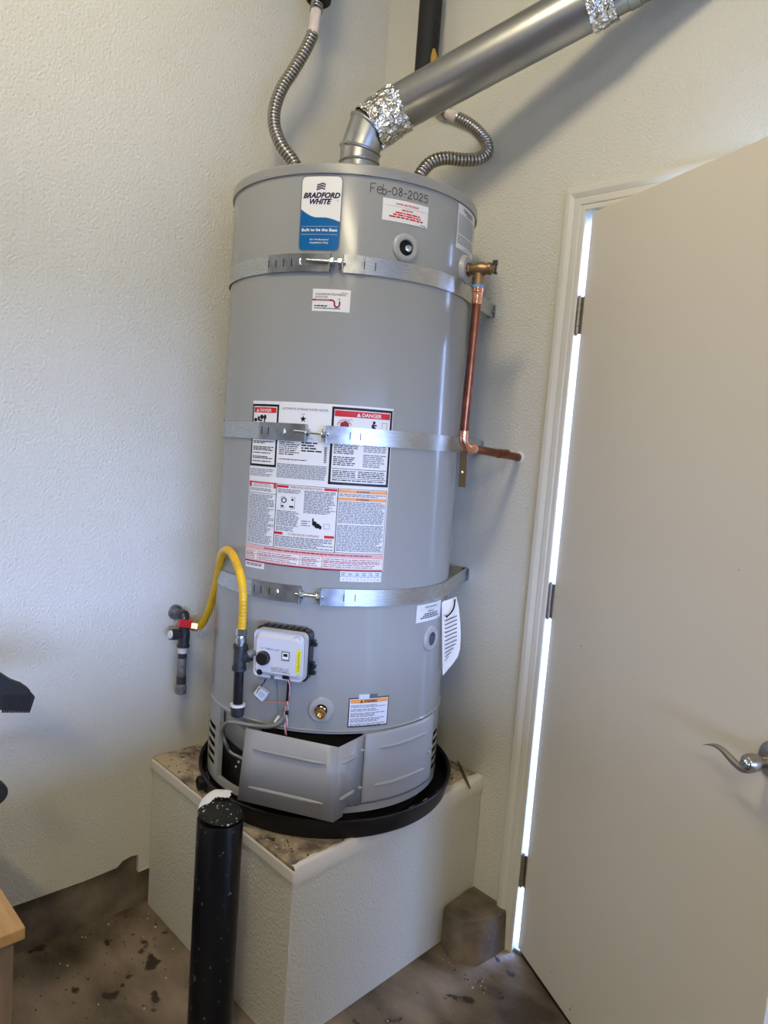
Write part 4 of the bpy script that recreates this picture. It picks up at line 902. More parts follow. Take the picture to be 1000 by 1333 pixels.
# ------------------------------------------------------------------ seismic straps
def strap(zc, clampl, gap, clampr, slots, label, hw=0.0197, wx=0.532, wy=-0.47, end_bolt=True, tilt=0.0):
    HMs = HM @ Matrix.Translation((0, 0, zc)); root = empty('seismic_strap', HMs, label, 'strap', 'galvanised seismic straps round the water heater')
    def P(th, dz, r): return Vector((r*math.cos(math.radians(th)), r*math.sin(math.radians(th)), dz))
    rs = R+0.0028
    Wr = HMs.inverted() @ Vector((wx, -0.003, (HMs @ Vector((0, 0, 0))).z)); Wl = HMs.inverted() @ Vector((0.003, wy, (HMs @ Vector((0, 0, 0))).z))
    def tang(Wp, sgn):
        d = math.hypot(Wp.x, Wp.y); a = math.degrees(math.atan2(Wp.y, Wp.x)); b = math.degrees(math.acos(min(1, rs/d))); return a-sgn*b
    t1 = tang(Wr, 1); t0 = tang(Wl, -1)
    while t0 > 0: t0 -= 360
    # 2D centre line (x,y)
    def band(a, b, r, endA=None, endB=None):
        L = []
        if endA is not None: L.append((endA.x, endA.y, endA.z))
        n = max(2, int((b-a)/3))
        L += [(r*math.cos(math.radians(a+(b-a)*k/n)), r*math.sin(math.radians(a+(b-a)*k/n)), 0) for k in range(n+1)]
        if endB is not None: L.append((endB.x, endB.y, endB.z))
        return L
    def strip(L, hw, th=0.0009):
        m = MB(); n = len(L); vs = []
        for i, p in enumerate(L):
            q0, q1 = Vector(L[max(i-1, 0)]), Vector(L[min(i+1, n-1)]); d = (q1-q0); nn = Vector((d.y, -d.x, 0)).normalized()
            for s in (0, 1):
                for z in (-hw, hw): vs.append(Vector(p)+nn*th*s+Vector((0, 0, z)))
        fs = []
        for i in range(n-1):
            a, b = 4*i, 4*i+4; fs += [(a, b, b+1, a+1), (a+2, a+3, b+3, b+2), (a, a+2, b+2, b), (a+1, b+1, b+3, a+3)]
        fs += [(0, 1, 3, 2), (4*n-4, 4*n-2, 4*n-1, 4*n-3)]
        m.add(vs, fs); return m
    strip(band(t0, clampl[1]-2, rs, Wl, None), hw).build('band', M['strap'], root, world=False)
    strip(band(clampr[0]+1.5, t1, rs, None, Wr), hw).build('band', M['strap'], root, world=False)
    # bracket plates
    for (a, b) in (clampl, clampr):
        strip(band(a, b, rs+0.0022), hw+0.0006, 0.0016).build('bracket', M['strapdark'], root, world=False)
    # folded tabs
    for t in (clampl[1], clampr[0]):
        T = frame(P(t, 0, rs), P(t, 0, 1), (0, 0, 1)); m = MB(); m.box((-hw, -0.0012, 0.0), (hw, 0.0012, 0.0195), T=T); m.build('bracket_tab', M['strapdark'], root, world=False, smooth=False, bevel=0.0005)
    a = P(clampl[1]-gap, 0.003, rs+0.0115); b = P(clampr[0]+1.0, 0.0, rs+0.0115); d = (b-a).normalized()
    m = MB(); m.tube([a, b], 0.0036, 12); bolt = m.build('bolt', M['zinc'], root, world=False)
    for t, s in ((clampl[1]+0.7, 1), (clampr[0]-1.0, 1)):
        k = (P(t, 0, rs+0.0115)-a).dot(d); p = a+d*k
        m = MB(); m.lathe([(0.0098, 0.0012), (0.0098, 0.0085)], frame(p-d*0.004, d), 6); m.lathe([(0.0115, 0), (0.0115, 0.0014)], frame(p-d*0.004, d), 20); m.build('nut', M['zinc'], root, world=False, smooth=False, bevel=0.0006)
    sth = (clampl[0]+clampl[1])/2+1.5
    T = frame(P(sth, 0.0, rs+0.003), P(sth, 0, 1), (0, 0, 1)); m = MB(); m.lathe([(0.0062, 0), (0.0055, 0.003), (0.003, 0.0045), (0, 0.0048)], T @ Matrix.Diagonal((1.5, 0.62, 1, 1)), 16)
    m.build('rivet_head', M['zinc'], root, world=False)
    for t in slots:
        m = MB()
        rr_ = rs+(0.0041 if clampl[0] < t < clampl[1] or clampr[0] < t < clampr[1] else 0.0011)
        T = frame(P(t, 0.0, rr_), P(t, 0, 1), (0, 0, 1)); m.box((-0.0085, -0.0010, -0.001), (0.0085, 0.0010, 0.0002), T=T); m.build('slot_shade', M['black'], root, world=False, smooth=False)  # black inlay stands in for the shade inside an uncut strap hole
    
    # wall anchor at the right end
    T = frame(Vector(Wr), HMs.inverted().to_3x3() @ Vector((0, -1, 0)), (0, 0, 1))
    ez = Vector((0, 0, 1)); m = MB(); m.box((-0.0175, -0.010, 0.0), (0.0175, 0.016, 0.002), T=T); m.lathe([(0.008, 0.003), (0.008, 0.012)], T, 6); m.build('wall_anchor', M['strapdark'], root, world=False, smooth=False)
    T = frame(Vector(Wl), HMs.inverted().to_3x3() @ Vector((1, 0, 0)), (0, 0, 1))
    m = MB(); m.box((-0.018, -0.018, 0.0), (0.018, 0.018, 0.003), T=T); m.lathe([(0.008, 0.003), (0.008, 0.008)], T, 6); m.build('wall_anchor', M['blacksteel'], root, world=False, smooth=False)
    return root, P, rs
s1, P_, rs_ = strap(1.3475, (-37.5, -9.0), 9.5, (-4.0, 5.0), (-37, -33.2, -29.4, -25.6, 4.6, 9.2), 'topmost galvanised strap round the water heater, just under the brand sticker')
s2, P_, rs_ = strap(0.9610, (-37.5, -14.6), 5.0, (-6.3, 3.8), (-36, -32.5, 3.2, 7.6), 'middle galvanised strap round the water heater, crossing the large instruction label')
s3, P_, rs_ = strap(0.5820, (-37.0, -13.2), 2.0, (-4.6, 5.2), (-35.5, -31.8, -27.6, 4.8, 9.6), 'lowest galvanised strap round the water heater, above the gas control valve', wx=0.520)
# rusty strap tail hanging below the middle strap beside the copper pipe
T0 = rootmat(s2).inverted()
m = MB(); a = wr(603.5, 596, -0.20); b = wr(601.5, 634, -0.19); m.box((-0.010, -0.0008, -(a-b).length), (0.010, 0.0008, 0.02), T=frame(a, (a-b).normalized(), (0.9, 0.43, 0)))
tl = m.build('strap_tail', M['bronze'], s2, smooth=False, bevel=0.0006)
c_ = wr(602, 615, -0.197); m = MB(); m.lathe([(0.0042, 0), (0.0042, 0.0015), (0.002, 0.003)], frame(c_, (CAM-c_).normalized()), 14); m.build('screw', M['zinc'], tl)

# ------------------------------------------------------------------ document pouch between tank and wall
m = MB(); fn = None
p0 = HM @ cyl(65.0, 0.548, R+0.004); 
ptl, pbl = HM @ hpix(575.5, 786, R-0.001), HM @ hpix(575.5, 877, R-0.001)
ptl = HM @ cyl(64.5, 0.548, R+0.006); pbl = HM @ cyl(65.0, 0.358, R+0.006)
ddir = Vector((0.93, 0.37, 0)); 
def pouchpt(s, t): # s across 0..1, t down 0..1
    base = ptl.lerp(pbl, t); wdt = 0.112
    return base + Vector((0.62, 0.78, 0)).normalized()*0
pc = empty('document_pouch', (ptl+pbl)/2, 'clear pouch of folded white paperwork hanging between the tank and the wall', 'pouch')
# paper outline in image (u,v) lifted onto a vertical plane leaving the tank at a tangent
nrm = Vector((0.62, -0.78, 0)); nrm.normalize()
def pln(u, v, off=0.0):
    d = ray(u, v); p = ptl+nrm*off; t = (p-CAM).dot(nrm)/d.dot(nrm); return CAM+d*t
outl = [(576.5, 783), (594, 777.5), (597, 790), (599, 808), (600, 825), (599, 845), (596, 855), (589, 865), (577.5, 878.5)]
ctr = (586, 825)
m = MB(); n = len(outl); front = [pln(u, v, 0.006+0.004*math.sin(i)) for i, (u, v) in enumerate(outl)]; back = [p-nrm*0.005 for p in front]; cf = pln(*ctr, 0.011); cb = cf-nrm*0.010
m.add(front+back+[cf, cb], [(i, (i+1) % n, 2*n) for i in range(n)]+[(n+(i+1) % n, n+i, 2*n+1) for i in range(n)]+[(i, n+i, n+(i+1) % n, (i+1) % n) for i in range(n)])
sheet = m.build('paper_booklet', M['paper'], pc, angle=50)
mb = MB()
for k in range(13):
    v_ = 806+k*5.2; 
    if v_ > 862: break
    x_r = 596 if v_ < 840 else 596-(v_-840)*0.6
    a, b = pln(579.5, v_+2, 0.0135), pln(x_r-1, v_-5, 0.0135); c, d = pln(x_r-1, v_-3.6, 0.0135), pln(579.5, v_+3.4, 0.0135)
    mb.add([a, b, c, d], [(0, 1, 2, 3)], 0)
mb.build('printed_text', [M['inkgrey']], sheet, smooth=False, keep=True)
m = MB(); m.tube([pln(576.3, 784, 0.011), pln(576.5, 830, 0.012), pln(577, 878, 0.010)], 0.0022, 8); m.build('plastic_edge', M['paperb'], pc)
m = MB(); m.tube(spline([pln(581, 803, 0.016), pln(586, 799, 0.017), pln(591, 791, 0.016), pln(592.5, 780, 0.014)], 5), [0.004, 0.003]+[0.0018]*14, 8); m.build('hanging_tie', M['ink'], pc)

# ------------------------------------------------------------------ copper discharge pipe
VCw = HM @ VC
cp = empty('copper_discharge_pipe', wr(676, 595, 0), 'aged copper relief pipe dropping beside the tank and turning into the right wall', 'pipe')
topc = VCw+AX*(-0.040); botz = wr(603, 575, -0.235)
ex = wr(676, 595.5, 0.0); by = -0.232
cor = Vector((ex.x-0.002, topc.y+0.004, ex.z+0.010))
m = MB(); m.tube([topc+Vector((0, 0, 0.002)), topc+Vector((0, 0, -0.016)), topc+Vector((0, 0, -0.018)), topc+Vector((0, 0, -0.046))], [0.0148, 0.0148, 0.0125, 0.0128], 20); m.build('threaded_adapter', M['copperbright'], cp)
vb = cor+Vector((-0.004, 0.0, 0.034)); va = topc+Vector((0, 0, -0.044))
m = MB(); m.tube([va, vb], 0.0111, 20); m.build('drop_pipe', M['copper'], cp)
el = []
for k in range(9):
    t = k/8*PI/2; el.append(vb+Vector((0.003*k/8, 0.026*(1-math.cos(t)), -0.026*math.sin(t))))
m = MB(); m.tube([vb+Vector((0, 0, 0.018)), vb+Vector((0, 0, 0.004)), vb+Vector((0, 0, 0.003))]+el[1:]+[el[-1]+Vector((0, 0.003, 0)), el[-1]+Vector((0, 0.018, 0))], [0.0132, 0.0136, 0.0122]+[0.0122]*7+[0.0122]+[0.0135, 0.0132], 20); m.build('elbow', M['copperbright'], cp)
m = MB(); m.tube([el[-1]+Vector((0, 0.010, 0)), Vector((ex.x, 0.0, ex.z))], 0.0111, 20); m.build('horizontal_stub', M['copper'], cp)
mid = (el[-1]).lerp(Vector((ex.x, 0, ex.z)), 0.55); m = MB(); m.tube([mid, mid+Vector((0, 0.04, 0))], 0.0126, 20); m.build('coupling', M['copper'], cp)
m = MB(); m.lathe([(0.017, 0.0), (0.016, 0.003), (0.012, 0.004)], frame(Vector((ex.x, -0.0005, ex.z)), (0, -1, 0)), 24); m.build('caulk_ring', M['white'], cp)

# ------------------------------------------------------------------ vent pipe
vt0 = HM @ Vector((0, 0, 1.575))
PA, PB = Vector((0.372, -0.300, 2.290)), Vector((0.887, -0.130, 2.478))
PD = (PB-PA).normalized(); VR = 0.0575
vent = empty('vent_pipe', vt0, 'sloping round galvanised vent duct rising from the top of the water heater', 'duct')
up = AX; sb = vt0+up*0.0; j1 = vt0+up*0.118
m = MB(); m.tube([sb, sb+up*0.07, sb+up*0.072, j1], [0.0495, 0.0495, 0.0505, 0.0505], 40); m.build('collar_pipe', M['galv'], vent)
# segmented elbow
pel = PA
elbow_pts = [j1-up*0.006, j1+up*0.028, j1+up*0.075+PD*0.020, PA+PD*0.0]
elbow_r = [0.0525, 0.0525, 0.0545, 0.0555]
m = MB(); m.tube(elbow_pts, elbow_r, 40); elb = m.build('elbow', M['galv'], vent, angle=15)
for p, d, r in ((elbow_pts[0], up, 0.0525), (elbow_pts[1], (elbow_pts[2]-elbow_pts[0]).normalized(), 0.0545), (elbow_pts[2], (elbow_pts[3]-elbow_pts[1]).normalized(), 0.0560)):
    m = MB(); T = frame(p, d); m.lathe([(r-0.002, -0.005), (r+0.0022, -0.001), (r+0.0026, 0.001), (r-0.002, 0.005)], T, 40); m.build('bead', M['galv'], elb)
m = MB(); L_ = []; 
def duct(mb, a, b, r, seg=48, mi=0): mb.tube([a, b], r, seg, mi=mi)
pe = PB+PD*0.10
duct(m, PA+PD*0.01, PB-PD*0.02, VR); m.build('sloped_pipe', M['galv'], vent)
m = MB(); m.tube([PB-PD*0.03, PB+PD*0.04, PB+PD*0.041, PB+PD*0.065, PB+PD*0.066, PB+PD*0.30], [0.0535, 0.0535, 0.0555, 0.0555, 0.0535, 0.0535], 48); m.build('upper_pipe', M['galv'], vent)
e0 = PB+PD*0.30; m = MB(); m.tube([e0, e0+PD*0.05+Vector((0, 0, 0.03)), e0+PD*0.07+Vector((0, 0, 0.09)), Vector(((e0+PD*0.07).x, (e0+PD*0.07).y, ZC))], 0.0545, 40); m.build('riser', M['galv'], vent)
def crumpled(a, b, ra, rb, name, amp=0.0035, n=22, seg=72):
    m = MB(); d = (b-a).normalized(); T = frame(a, d); L0_ = (b-a).length; vs = []
    for i in range(n+1):
        t = i/n; r = ra+(rb-ra)*t
        for k in range(seg):
            an = 2*PI*k/seg; q = Vector((math.cos(an)*5, math.sin(an)*5, t*3.2)); w_ = abs(noise.noise(q*1.2))*1.3+abs(noise.noise(q*2.7))*0.7
            rr_ = r+0.0008+amp*w_; zz_ = L0_*t+(0.004*noise.noise(q*0.9+Vector((7, 0, 0))) if i in (0, n) else 0)
            vs.append(T @ Vector((rr_*math.cos(an), rr_*math.sin(an), zz_)))
    fs = [(i*seg+k, i*seg+(k+1) % seg, (i+1)*seg+(k+1) % seg, (i+1)*seg+k) for i in range(n) for k in range(seg)]
    m.add(vs, fs); o = m.build(name, M['foil'], vent, angle=25); return o
crumpled(elbow_pts[2]+PD*0.004-up*0.002, PA+PD*0.024, 0.0565, 0.0595, 'foil_tape', 0.006)
crumpled(PB-PD*0.045, PB+PD*0.012, 0.0590, 0.0560, 'foil_tape', 0.005)
crumpled(vt0+up*0.002, vt0+up*0.018, 0.0500, 0.0495, 'foil_tape', 0.003, 8)

# ------------------------------------------------------------------ corrugated water connectors
def flexpipe(P, r, pitch, amp, root, name='corrugated_hose'):
    sp, L = resample(spline(P, 10), pitch/6); n = len(sp)
    rr = [r+amp*(1.0, 0.85, 0.35, -1.3, 0.35, 0.85)[i % 6] for i in range(n)]
    m = MB(); m.tube(sp, rr, 20); return m.build(name, M['flex'], root, angle=32), sp
pLb = HM @ Vector((-0.02, -0.150, 1.578))
fr = empty('flexible_connector', pLb, 'longer stainless corrugated water connector rising left of the vent to the top of the photo', 'hose', 'stainless flexible water connectors')
def lp(u, v, f):     # pixel on a vertical plane that slides from the tank port towards the wall pipe
    x = pLb.x*(1-f)+0.10*f; y = pLb.y*(1-f)+(-0.345)*f; d = ray(u, v)
    n_ = Vector((_f.x, _f.y, 0)).normalized(); p = Vector((x, y, 0)); t = (p-CAM).dot(n_)/Vector((d.x, d.y, 0)).dot(n_); return CAM+d*t
P = [pLb+AX*0.004, lp(388, 226, 0.0), lp(381, 209, 0.05), lp(367, 190, 0.12), lp(357.5, 165, 0.25), lp(358, 140, 0.36), lp(367, 115, 0.48), lp(381, 93, 0.6), lp(395, 70, 0.7), lp(403, 54, 0.77), lp(407, 45, 0.81)]
m = MB(); m.lathe([(0.017, 0), (0.017, 0.016), (0.0125, 0.018)], frame(pLb, AX), 6); m.build('port_nut', M['brass'], fr)
_, spL = flexpipe(P, 0.0150, 0.0112, 0.0030, fr)
a, b = lp(407, 47, 0.80), lp(411.5, 15, 0.93)
m = MB(); m.tube([a, b], [0.0150, 0.0150], 20); m.build('clear_sleeve', M['sleeve'], fr)
P = [b, lp(412.5, 8, 0.96), lp(414, -8, 1.0)]; flexpipe(P, 0.0150, 0.0112, 0.0030, fr, 'corrugated_end')
topL = lp(414.5, -10, 1.0)
il = empty('insulated_pipe', topL, 'black foam sleeve end round the pipe above the left connector at the top edge', 'pipe', 'foam covered water pipes')
m = MB(); m.tube([lp(414, -3, 1.0), Vector((topL.x, topL.y, ZC))], 0.0125, 20); m.build('copper_core', M['copper'], il)
m = MB(); T = frame(lp(414.8, 3.0, 1.0), (0.03, 0, 1)); vs = []
prof_ = [(0.0165, -0.003), (0.026, -0.004), (0.033, 0.002), (0.034, 0.012), (0.032, 0.03), (0.032, 0.40), (0.0165, 0.40)]
m.lathe(prof_, T, 30, a0=math.radians(-120), a1=math.radians(185)); m.build('foam_sleeve', M['foam'], il, solid=0.003)
# right connector
pRb = HM @ Vector((-0.02, 0.150, 1.578))
fr2 = empty('flexible_connector', pRb, 'shorter stainless corrugated water connector looping right behind the vent duct', 'hose', 'stainless flexible water connectors')
wallp = Vector((0.205, -0.055, 2.42))
def rp(u, v, f):
    x = pRb.x*(1-f)+wallp.x*f; y = pRb.y*(1-f)+wallp.y*f; d = ray(u, v); n_ = Vector((_f.x, _f.y, 0)).normalized(); p = Vector((x, y, 0)); t = (p-CAM).dot(n_)/Vector((d.x, d.y, 0)).dot(n_); return CAM+d*t
P = [pRb+AX*0.004, rp(544, 236, 0.02), rp(550, 223, 0.06), rp(562, 211, 0.10), rp(580, 206, 0.16), rp(602, 208, 0.24), rp(622, 207, 0.32), rp(633.5, 199, 0.40), rp(634, 186, 0.48), rp(624, 172, 0.58), rp(610, 161, 0.68), rp(597, 154, 0.75)]
m = MB(); m.lathe([(0.017, 0), (0.017, 0.016), (0.0125, 0.018)], frame(pRb, AX), 6); m.build('port_nut', M['brass'], fr2)
flexpipe(P, 0.0150, 0.0112, 0.0030, fr2)
a, b = rp(598, 155, 0.75), rp(583, 148, 0.84); m = MB(); m.tube([a, b], 0.0150, 20); m.build('clear_sleeve', M['sleeve'], fr2)
P = [b, rp(574, 142, 0.9), rp(562, 128, 0.97), Vector((wallp.x, wallp.y, 2.50))]; flexpipe(P, 0.0150, 0.0112, 0.0030, fr2, 'corrugated_end')
ir = empty('insulated_pipe', (wallp.x, wallp.y, 2.48), 'black foam sleeved pipe hanging behind the vent duct near the corner', 'pipe', 'foam covered water pipes')
b0, b1 = wr(554.5, 92, -0.062), wr(553, -30, -0.062)
ax_ = Vector((0, 0, 1)); xb = b0.x
m = MB(); m.tube([(xb, -0.062, b0.z-0.02), (xb, -0.062, b0.z), (xb, -0.062, ZC)], [0.0335, 0.0335, 0.0335], 10); m.build('foam_sleeve', M['foam'], ir, angle=50)
m = MB(); m.tube([(xb+0.030, -0.062, b0.z-0.03), (xb+0.031, -0.064, b0.z+0.028), (xb+0.029, -0.066, b0.z+0.050)], [0.012, 0.012, 0.005], 10); m.build('yellow_foam_lining', M['foamy'], ir)
m = MB(); 
for k in range(6): m.ico((xb+0.034, -0.066, b0.z+0.062+0.012*k), 0.006, 0, 1, (0.7, 1, 1.2), 0.3)
m.build('torn_foam_edge', M['foam'], ir)

# ------------------------------------------------------------------ wall gas cock, yellow hose, drip leg
gc = wl(243, 801, 0.0); gxw = 0.052
gr = empty('wall_gas_valve', gc, 'gas shutoff valve with red handle and hanging capped nipple on the left wall', 'valve')
def gp(u, v, x=gxw): return wl(u, v, x)
m = MB(); p = gp(241, 807); wallc = Vector((0.0, p.y-0.004, p.z+0.012)); p1 = Vector((gxw-0.012, wallc.y, wallc.z))
m.tube([wallc, p1], 0.0135, 20); m.tube([wallc, wallc+Vector((0.003, 0, 0))], 0.022, 24); m.build('wall_stub', M['oldsteel'], gr)
m = MB(); q_ = gp(243, 801); qb = gp(240, 826); qc = gp(238.5, 842)
m.tube(spline([p1, Vector((gxw-0.002, wallc.y, wallc.z-0.002)), Vector((gxw, wallc.y, wallc.z-0.016)), qb], 5), 0.0150, 20); m.tube([Vector((gxw-0.02, wallc.y, wallc.z)), Vector((gxw+0.001, wallc.y, wallc.z))], [0.0165, 0.0165], 20)
m.build('valve_body', M['blacksteel'], gr)
ts = gp(222, 826); m = MB(); m.tube([qb, qb.lerp(ts, 0.55), qb.lerp(ts, 0.56), ts], [0.0125, 0.0125, 0.0155, 0.0155], 20); m.tube([qb+Vector((0, 0, 0.012)), qb, qc+Vector((0, 0, 0.006)), qc+Vector((0, 0, 0.006)), qc], [0.0150, 0.0160, 0.0155, 0.0178, 0.0178], 20); m.build('tee', M['blacksteel'], gr)
m = MB(); m.tube([ts, ts+(ts-qb).normalized()*0.004], [0.0125, 0.010], 16); m.build('tee_plug', M['paintblob'], gr)
m = MB(); h0 = gp(232.5, 811, gxw+0.018); h1 = gp(250, 812.5, gxw+0.018); T = frame(h0.lerp(h1, 0.5), (1, 0, 0), (h1-h0)); L_ = (h1-h0).length/2
m.box((-L_, -0.011, -0.003), (L_, 0.011, 0.003), T=T); m.box((-0.006, -0.006, -0.014), (0.006, 0.006, -0.002), T=T); m.build('red_handle', M['red'], gr, smooth=False, bevel=0.002)
nA = gp(238, 843); nB = gp(235.5, 892); 
def seg(a, b, r, mm, name, n=20):
    m = MB(); m.tube([nA.lerp(nB, a), nA.lerp(nB, b)], r, n); return m.build(name, mm, gr)
seg(-0.02, 0.13, 0.0140, M['paintblob'], 'painted_collar'); seg(0.13, 0.27, 0.0128, M['blacksteel'], 'nipple'); seg(0.27, 0.75, 0.0120, M['oldsteel'], 'hanging_nipple'); seg(0.75, 0.95, 0.0138, M['blacksteel'], 'coupling')
m = MB(); e0 = nA.lerp(nB, 0.95); dn = (nB-nA).normalized(); m.tube([e0, e0+dn*0.008, e0+dn*0.009, e0+dn*0.027, e0+dn*0.030], [0.0145, 0.0145, 0.0165, 0.0165, 0.013], 20); m.build('end_cap', M['oldsteel'], gr)
# drip leg at the heater
dl_top = HM @ hpix(313.5, 838, R+0.062); dtee = HM @ hpix(312, 858, R+0.062); dbot = HM @ hpix(309.5, 918, R+0.062)
dg = empty('gas_drip_leg', dbot, 'black iron gas tee and capped drip leg at the left of the gas control valve', 'pipe fitting')
m = MB(); t_up = HM @ hpix(313.3, 839, R+0.062); t_dn = HM @ hpix(311.3, 872, R+0.062)
m.tube([t_up, t_up.lerp(t_dn, 0.14), t_up.lerp(t_dn, 0.15), t_up.lerp(t_dn, 0.85), t_up.lerp(t_dn, 0.86), t_dn], [0.0175, 0.0175, 0.0150, 0.0150, 0.0172, 0.0172], 24)
vin = HM @ (GM @ Vector((-hw_+0.002, 0.000, 0.040))); bdir = (vin-dtee).normalized(); m.tube([dtee, dtee+bdir*0.016, dtee+bdir*0.017, dtee+bdir*0.027], [0.0145, 0.0145, 0.0168, 0.0168], 24); m.build('tee', M['blacksteel'], dg)
m = MB(); m.tube([dtee+bdir*0.02, vin], 0.0110, 20); m.build('nipple', M['oldsteel'], dg)
m = MB(); m.tube([t_dn, dbot], 0.0118, 24); m.build('leg_pipe', M['blackpipe'], dg)
cdn = (dbot-t_dn).normalized(); m = MB(); m.tube([dbot-cdn*0.002, dbot+cdn*0.006, dbot+cdn*0.007, dbot+cdn*0.024, dbot+cdn*0.027], [0.0175, 0.0175, 0.0165, 0.0155, 0.012], 24); m.build('cap', M['blacksteel'], dg)
m = MB(); m.lathe([(0.0178, -0.004), (0.0180, 0.0015), (0.0150, 0.0020)], frame(dbot, cdn), 24); m.build('thread_compound', M['white'], dg)
# the hose
hS = gp(255, 815, gxw+0.01); hE = HM @ hpix(314.5, 822, R+0.062)
hose = empty('gas_hose', hS, 'yellow coated flexible gas hose looping from the wall valve down to the heater tee', 'hose')
def yp(u, v, f):
    x = hS.x*(1-f)+hE.x*f; y = hS.y*(1-f)+hE.y*f; d = ray(u, v); n_ = Vector((_f.x, _f.y, 0)).normalized(); p = Vector((x, y, 0)); t = (p-CAM).dot(n_)/Vector((d.x, d.y, 0)).dot(n_); return CAM+d*t
P = [yp(256, 814.5, 0.01), yp(260.5, 815, 0.03), yp(266, 808, 0.08), yp(274, 788, 0.22), yp(280, 765, 0.36), yp(284.5, 743, 0.48), yp(288, 724, 0.60), yp(294.5, 716, 0.70), yp(302, 721, 0.80), yp(309, 736, 0.90), yp(314.5, 755, 0.97), yp(316.5, 778, 1.0), yp(316, 800, 1.0), yp(315, 819, 1.0)]
sp, L = resample(spline(P, 8), 0.002); m = MB(); m.tube(sp, [0.0098+0.0003*math.sin(i*1.5) for i in range(len(sp))], 20); m.build('yellow_tube', M['yellow'], hose)
m = MB(); a = gp(246, 813.5, gxw+0.006); b = yp(258, 814.8, 0.02); dd_ = (b-a).normalized()
m.lathe([(0.0125, 0), (0.0125, 0.009)], frame(a, dd_), 20); m.lathe([(0.0155, 0.008), (0.0155, (b-a).length)], frame(a, dd_), 6); m.build('flare_nut', M['brass'], hose, angle=30)
m = MB(); a = HM @ hpix(314.7, 818, R+0.062); b = HM @ hpix(313.4, 840, R+0.062); dd_ = (b-a).normalized(); LL = (b-a).length
m.lathe([(0.0128, 0), (0.0128, LL*0.40)], frame(a, dd_), 6); m.lathe([(0.0100, LL*0.38), (0.0105, LL*0.52), (0.0130, LL*0.54), (0.0130, LL*0.78), (0.0110, LL*0.8), (0.0110, LL)], frame(a, dd_), 20); m.build('flare_adapter', M['zinc'], hose, angle=30)

# ------------------------------------------------------------------ bollard
BX, BY, BR, BZ = 0.555, -0.834, 0.0515, 0.562
bo = empty('bollard', (BX, BY, 0), 'black painted steel pipe bollard with a domed concrete top in front of the platform', 'bollard')
m = MB(); m.tube([(BX, BY, 0), (BX, BY, BZ-0.002), (BX, BY, BZ)], [BR, BR, BR-0.001], 48); m.build('post', M['bollard'], bo)
def domez(x, y):
    d = math.hypot(x+0.004, y+0.001)/(BR+0.0045); return 0.036*max(0, 1-d**2.6)**0.6
def dome(fsel, off, name, mm):
    m = MB(); n, sg = 16, 56; vs = []; fs = []
    for i in range(n+1):
        r = (BR-0.0015)*i/n
        for k in range(sg):
            a = 2*PI*k/sg; x, y = r*math.cos(a), r*math.sin(a); wob = 0.0022*noise.noise(Vector((x*70, y*70, 1)))
            vs.append(Vector((BX+x, BY+y, BZ-0.003+(off(x, y) if callable(off) else off)+domez(x, y)+wob)))
    for i in range(n):
        for k in range(sg):
            a = 2*PI*(k+.5)/sg; r = (BR-0.0015)*(i+.5)/n
            if fsel(r*math.cos(a), r*math.sin(a)): fs.append((i*sg+k, i*sg+(k+1) % sg, (i+1)*sg+(k+1) % sg, (i+1)*sg+k))
    m.add(vs, fs); return m.build(name, mm, bo, angle=60)
dome(lambda x, y: True, 0.0, 'domed_top', M['dome'])
bd = Vector((_f.x, _f.y)).normalized(); br_ = Vector((_r.x, _r.y)).normalized()
def wsel(x, y):
    p = Vector((x, y)); dp, lt = p.dot(bd), -p.dot(br_); return dp > 0.012+0.004*math.sin(lt*160)-0.40*lt and dp > -0.006 and lt > -0.016
dome(wsel, lambda x, y: 0.0012+0.020*max(0, min(1, (Vector((x, y)).dot(bd)+0.004)/0.040)), 'white_paint_patch', M['white'])

# ------------------------------------------------------------------ low wooden bench and the black tool at the left edge
TZ = 0.455; tb = empty('wooden_bench', (0.28, -1.75, 0), 'low pale pine bench against the left wall at the bottom left', 'bench')
cx1, cy1 = 0.522, -1.236
m = MB(); m.box((0.02, -2.35, TZ-0.026), (cx1, cy1, TZ)); m.build('bench_top', M['wood'], tb, smooth=False, bevel=0.003)
for (x_, y_) in ((cx1-0.075, cy1-0.070), (0.04, cy1-0.070), (cx1-0.075, -2.31), (0.04, -2.31)):
    m = MB(); m.box((x_, y_, 0), (x_+0.055, y_+0.055, TZ-0.026)); m.build('leg', M['woodside'], tb, smooth=False, bevel=0.002)
m = MB(); m.box((cx1-0.038, -2.30, TZ-0.096), (cx1-0.018, cy1-0.016, TZ-0.026)); m.build('apron', M['woodside'], tb, smooth=False)
m = MB(); m.box((0.03, cy1-0.036, TZ-0.096), (cx1-0.020, cy1-0.016, TZ-0.026)); m.build('apron', M['woodside'], tb, smooth=False)
# clamp stand on the bench
tx = 0.36
pk = lambda u, v, x=tx: wl(u, v, x)
tip = pk(44, 908)
ck = empty('bench_clamp', (tx, tip.y-0.22, TZ), 'black ribbed plastic clamp head and round knob poking in at the left edge', 'clamp')
m = MB(); poly = [pk(u, v) for u, v in ((-60, 845), (0, 877), (22, 891), (36, 896), (46.5, 907.5), (40, 927), (0, 925), (-60, 918))]
m.prism([(p.y, p.z) for p in poly], lambda p, t: (t, p[0], p[1]), tx-0.045, tx); cb_ = m.build('clamp_head', M['foam'], ck, smooth=False, bevel=0.003)
for k in range(12):
    u = 4+k*3.1; a = pk(u+2.0, 905); b = pk(u-0.5, 927.5); m = MB(); m.tube([a, b], 0.0022, 6); m.build('grip_rib', M['foam'], cb_)
m = MB(); a = pk(8, 896, tx-0.02); b = pk(36, 901, tx-0.02); m.tube(spline([a, pk(14, 892, tx-0.02), pk(28, 894, tx-0.02), b], 4), 0.006, 8); m.build('top_ridge', M['foam'], cb_)
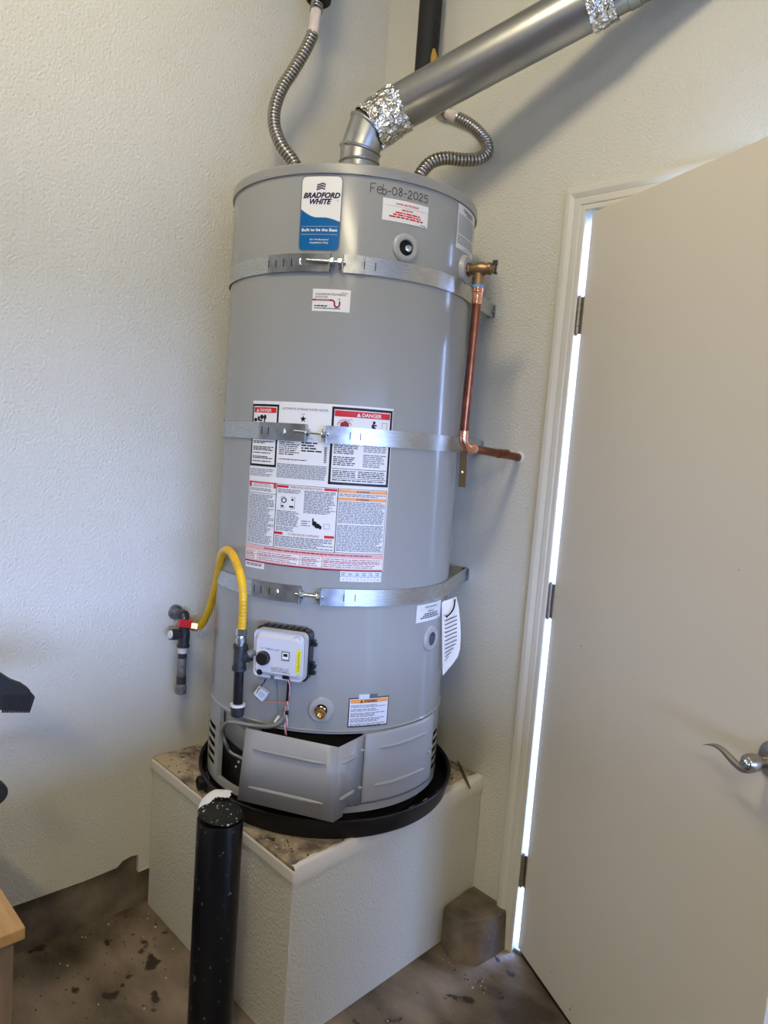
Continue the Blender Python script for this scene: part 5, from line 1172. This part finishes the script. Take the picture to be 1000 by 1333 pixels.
kn = pk(-8, 1032); m = MB(); m.lathe([(0.020, -0.014), (0.024, -0.010), (0.024, 0.010), (0.020, 0.014)], frame(kn, (1, 0, 0)), 28); m.build('knob', M['foam'], ck)
m = MB(); m.tube([(tx-0.022, tip.y-0.24, TZ), (tx-0.022, tip.y-0.24, poly[0].z)], 0.012, 16); m.box((tx-0.09, tip.y-0.32, TZ), (tx+0.03, tip.y-0.18, TZ+0.012)); m.tube([(tx-0.022, tip.y-0.24, kn.z), kn], 0.009, 12)
m.box((tx-0.045, tip.y-0.27, poly[-1].z), (tx, tip.y-0.12, poly[-1].z+0.03)); m.build('stand', M['foam'], ck, smooth=False)

# ------------------------------------------------------------------ floor debris
onfloor = lambda x, y: (y < -0.735 or x > 0.70) and math.hypot(x-BX, y-BY) > 0.06 and x > 0.012 and not (y > -0.18 and x < 0.80)
o = scatter('floor_debris', [(0.04, -0.80, 0.04, 0.07, 60), (0.12, -0.95, 0.12, 0.12, 70), (0.78, -0.17, 0.06, 0.02, 60), (0.75, -0.40, 0.10, 0.15, 40), (0.75, -0.85, 0.1, 0.1, 20)], None, [M['chip'], M['dirt'], M['dirt'], M['twig']], 0.0010, 0.0036, onfloor, lambda x, y: 0)
tag(o, 'crumbs of grit and white paint scattered on the concrete floor', 'debris', kind='stuff')
# unseen closed bench, added behind the camera to block low daylight
blocker = empty('daylight_blocker', (2.75, -2.7, 0), 'long closed bench shape added unseen behind the camera to block low daylight', 'daylight_blocker')
m = MB(); m.box((2.42, -4.9, 0.89), (3.06, -0.65, 0.93)); m.build('bench_top', M['woodside'], blocker, smooth=False, bevel=0.003)
m = MB(); m.box((2.48, -4.85, 0.0), (3.0, -0.70, 0.89)); m.build('blocker_body', M['woodside'], blocker, smooth=False)
# ceiling lamp housings (above the frame)
for (x_, y_, sx, sy) in ((1.05, -1.45, 0.34, 0.34), (3.2, -3.2, 1.3, 0.36)):
    m = MB(); m.box((x_-sx/2, y_-sy/2, ZC-0.05), (x_+sx/2, y_+sy/2, ZC)); o = m.build('ceiling_lamp', M['lens'], smooth=False, bevel=0.01)
    tag(o, 'white square ceiling lamp nearest the corner' if sx < 1 else 'long white ceiling lamp over the middle of the garage', 'lamp')
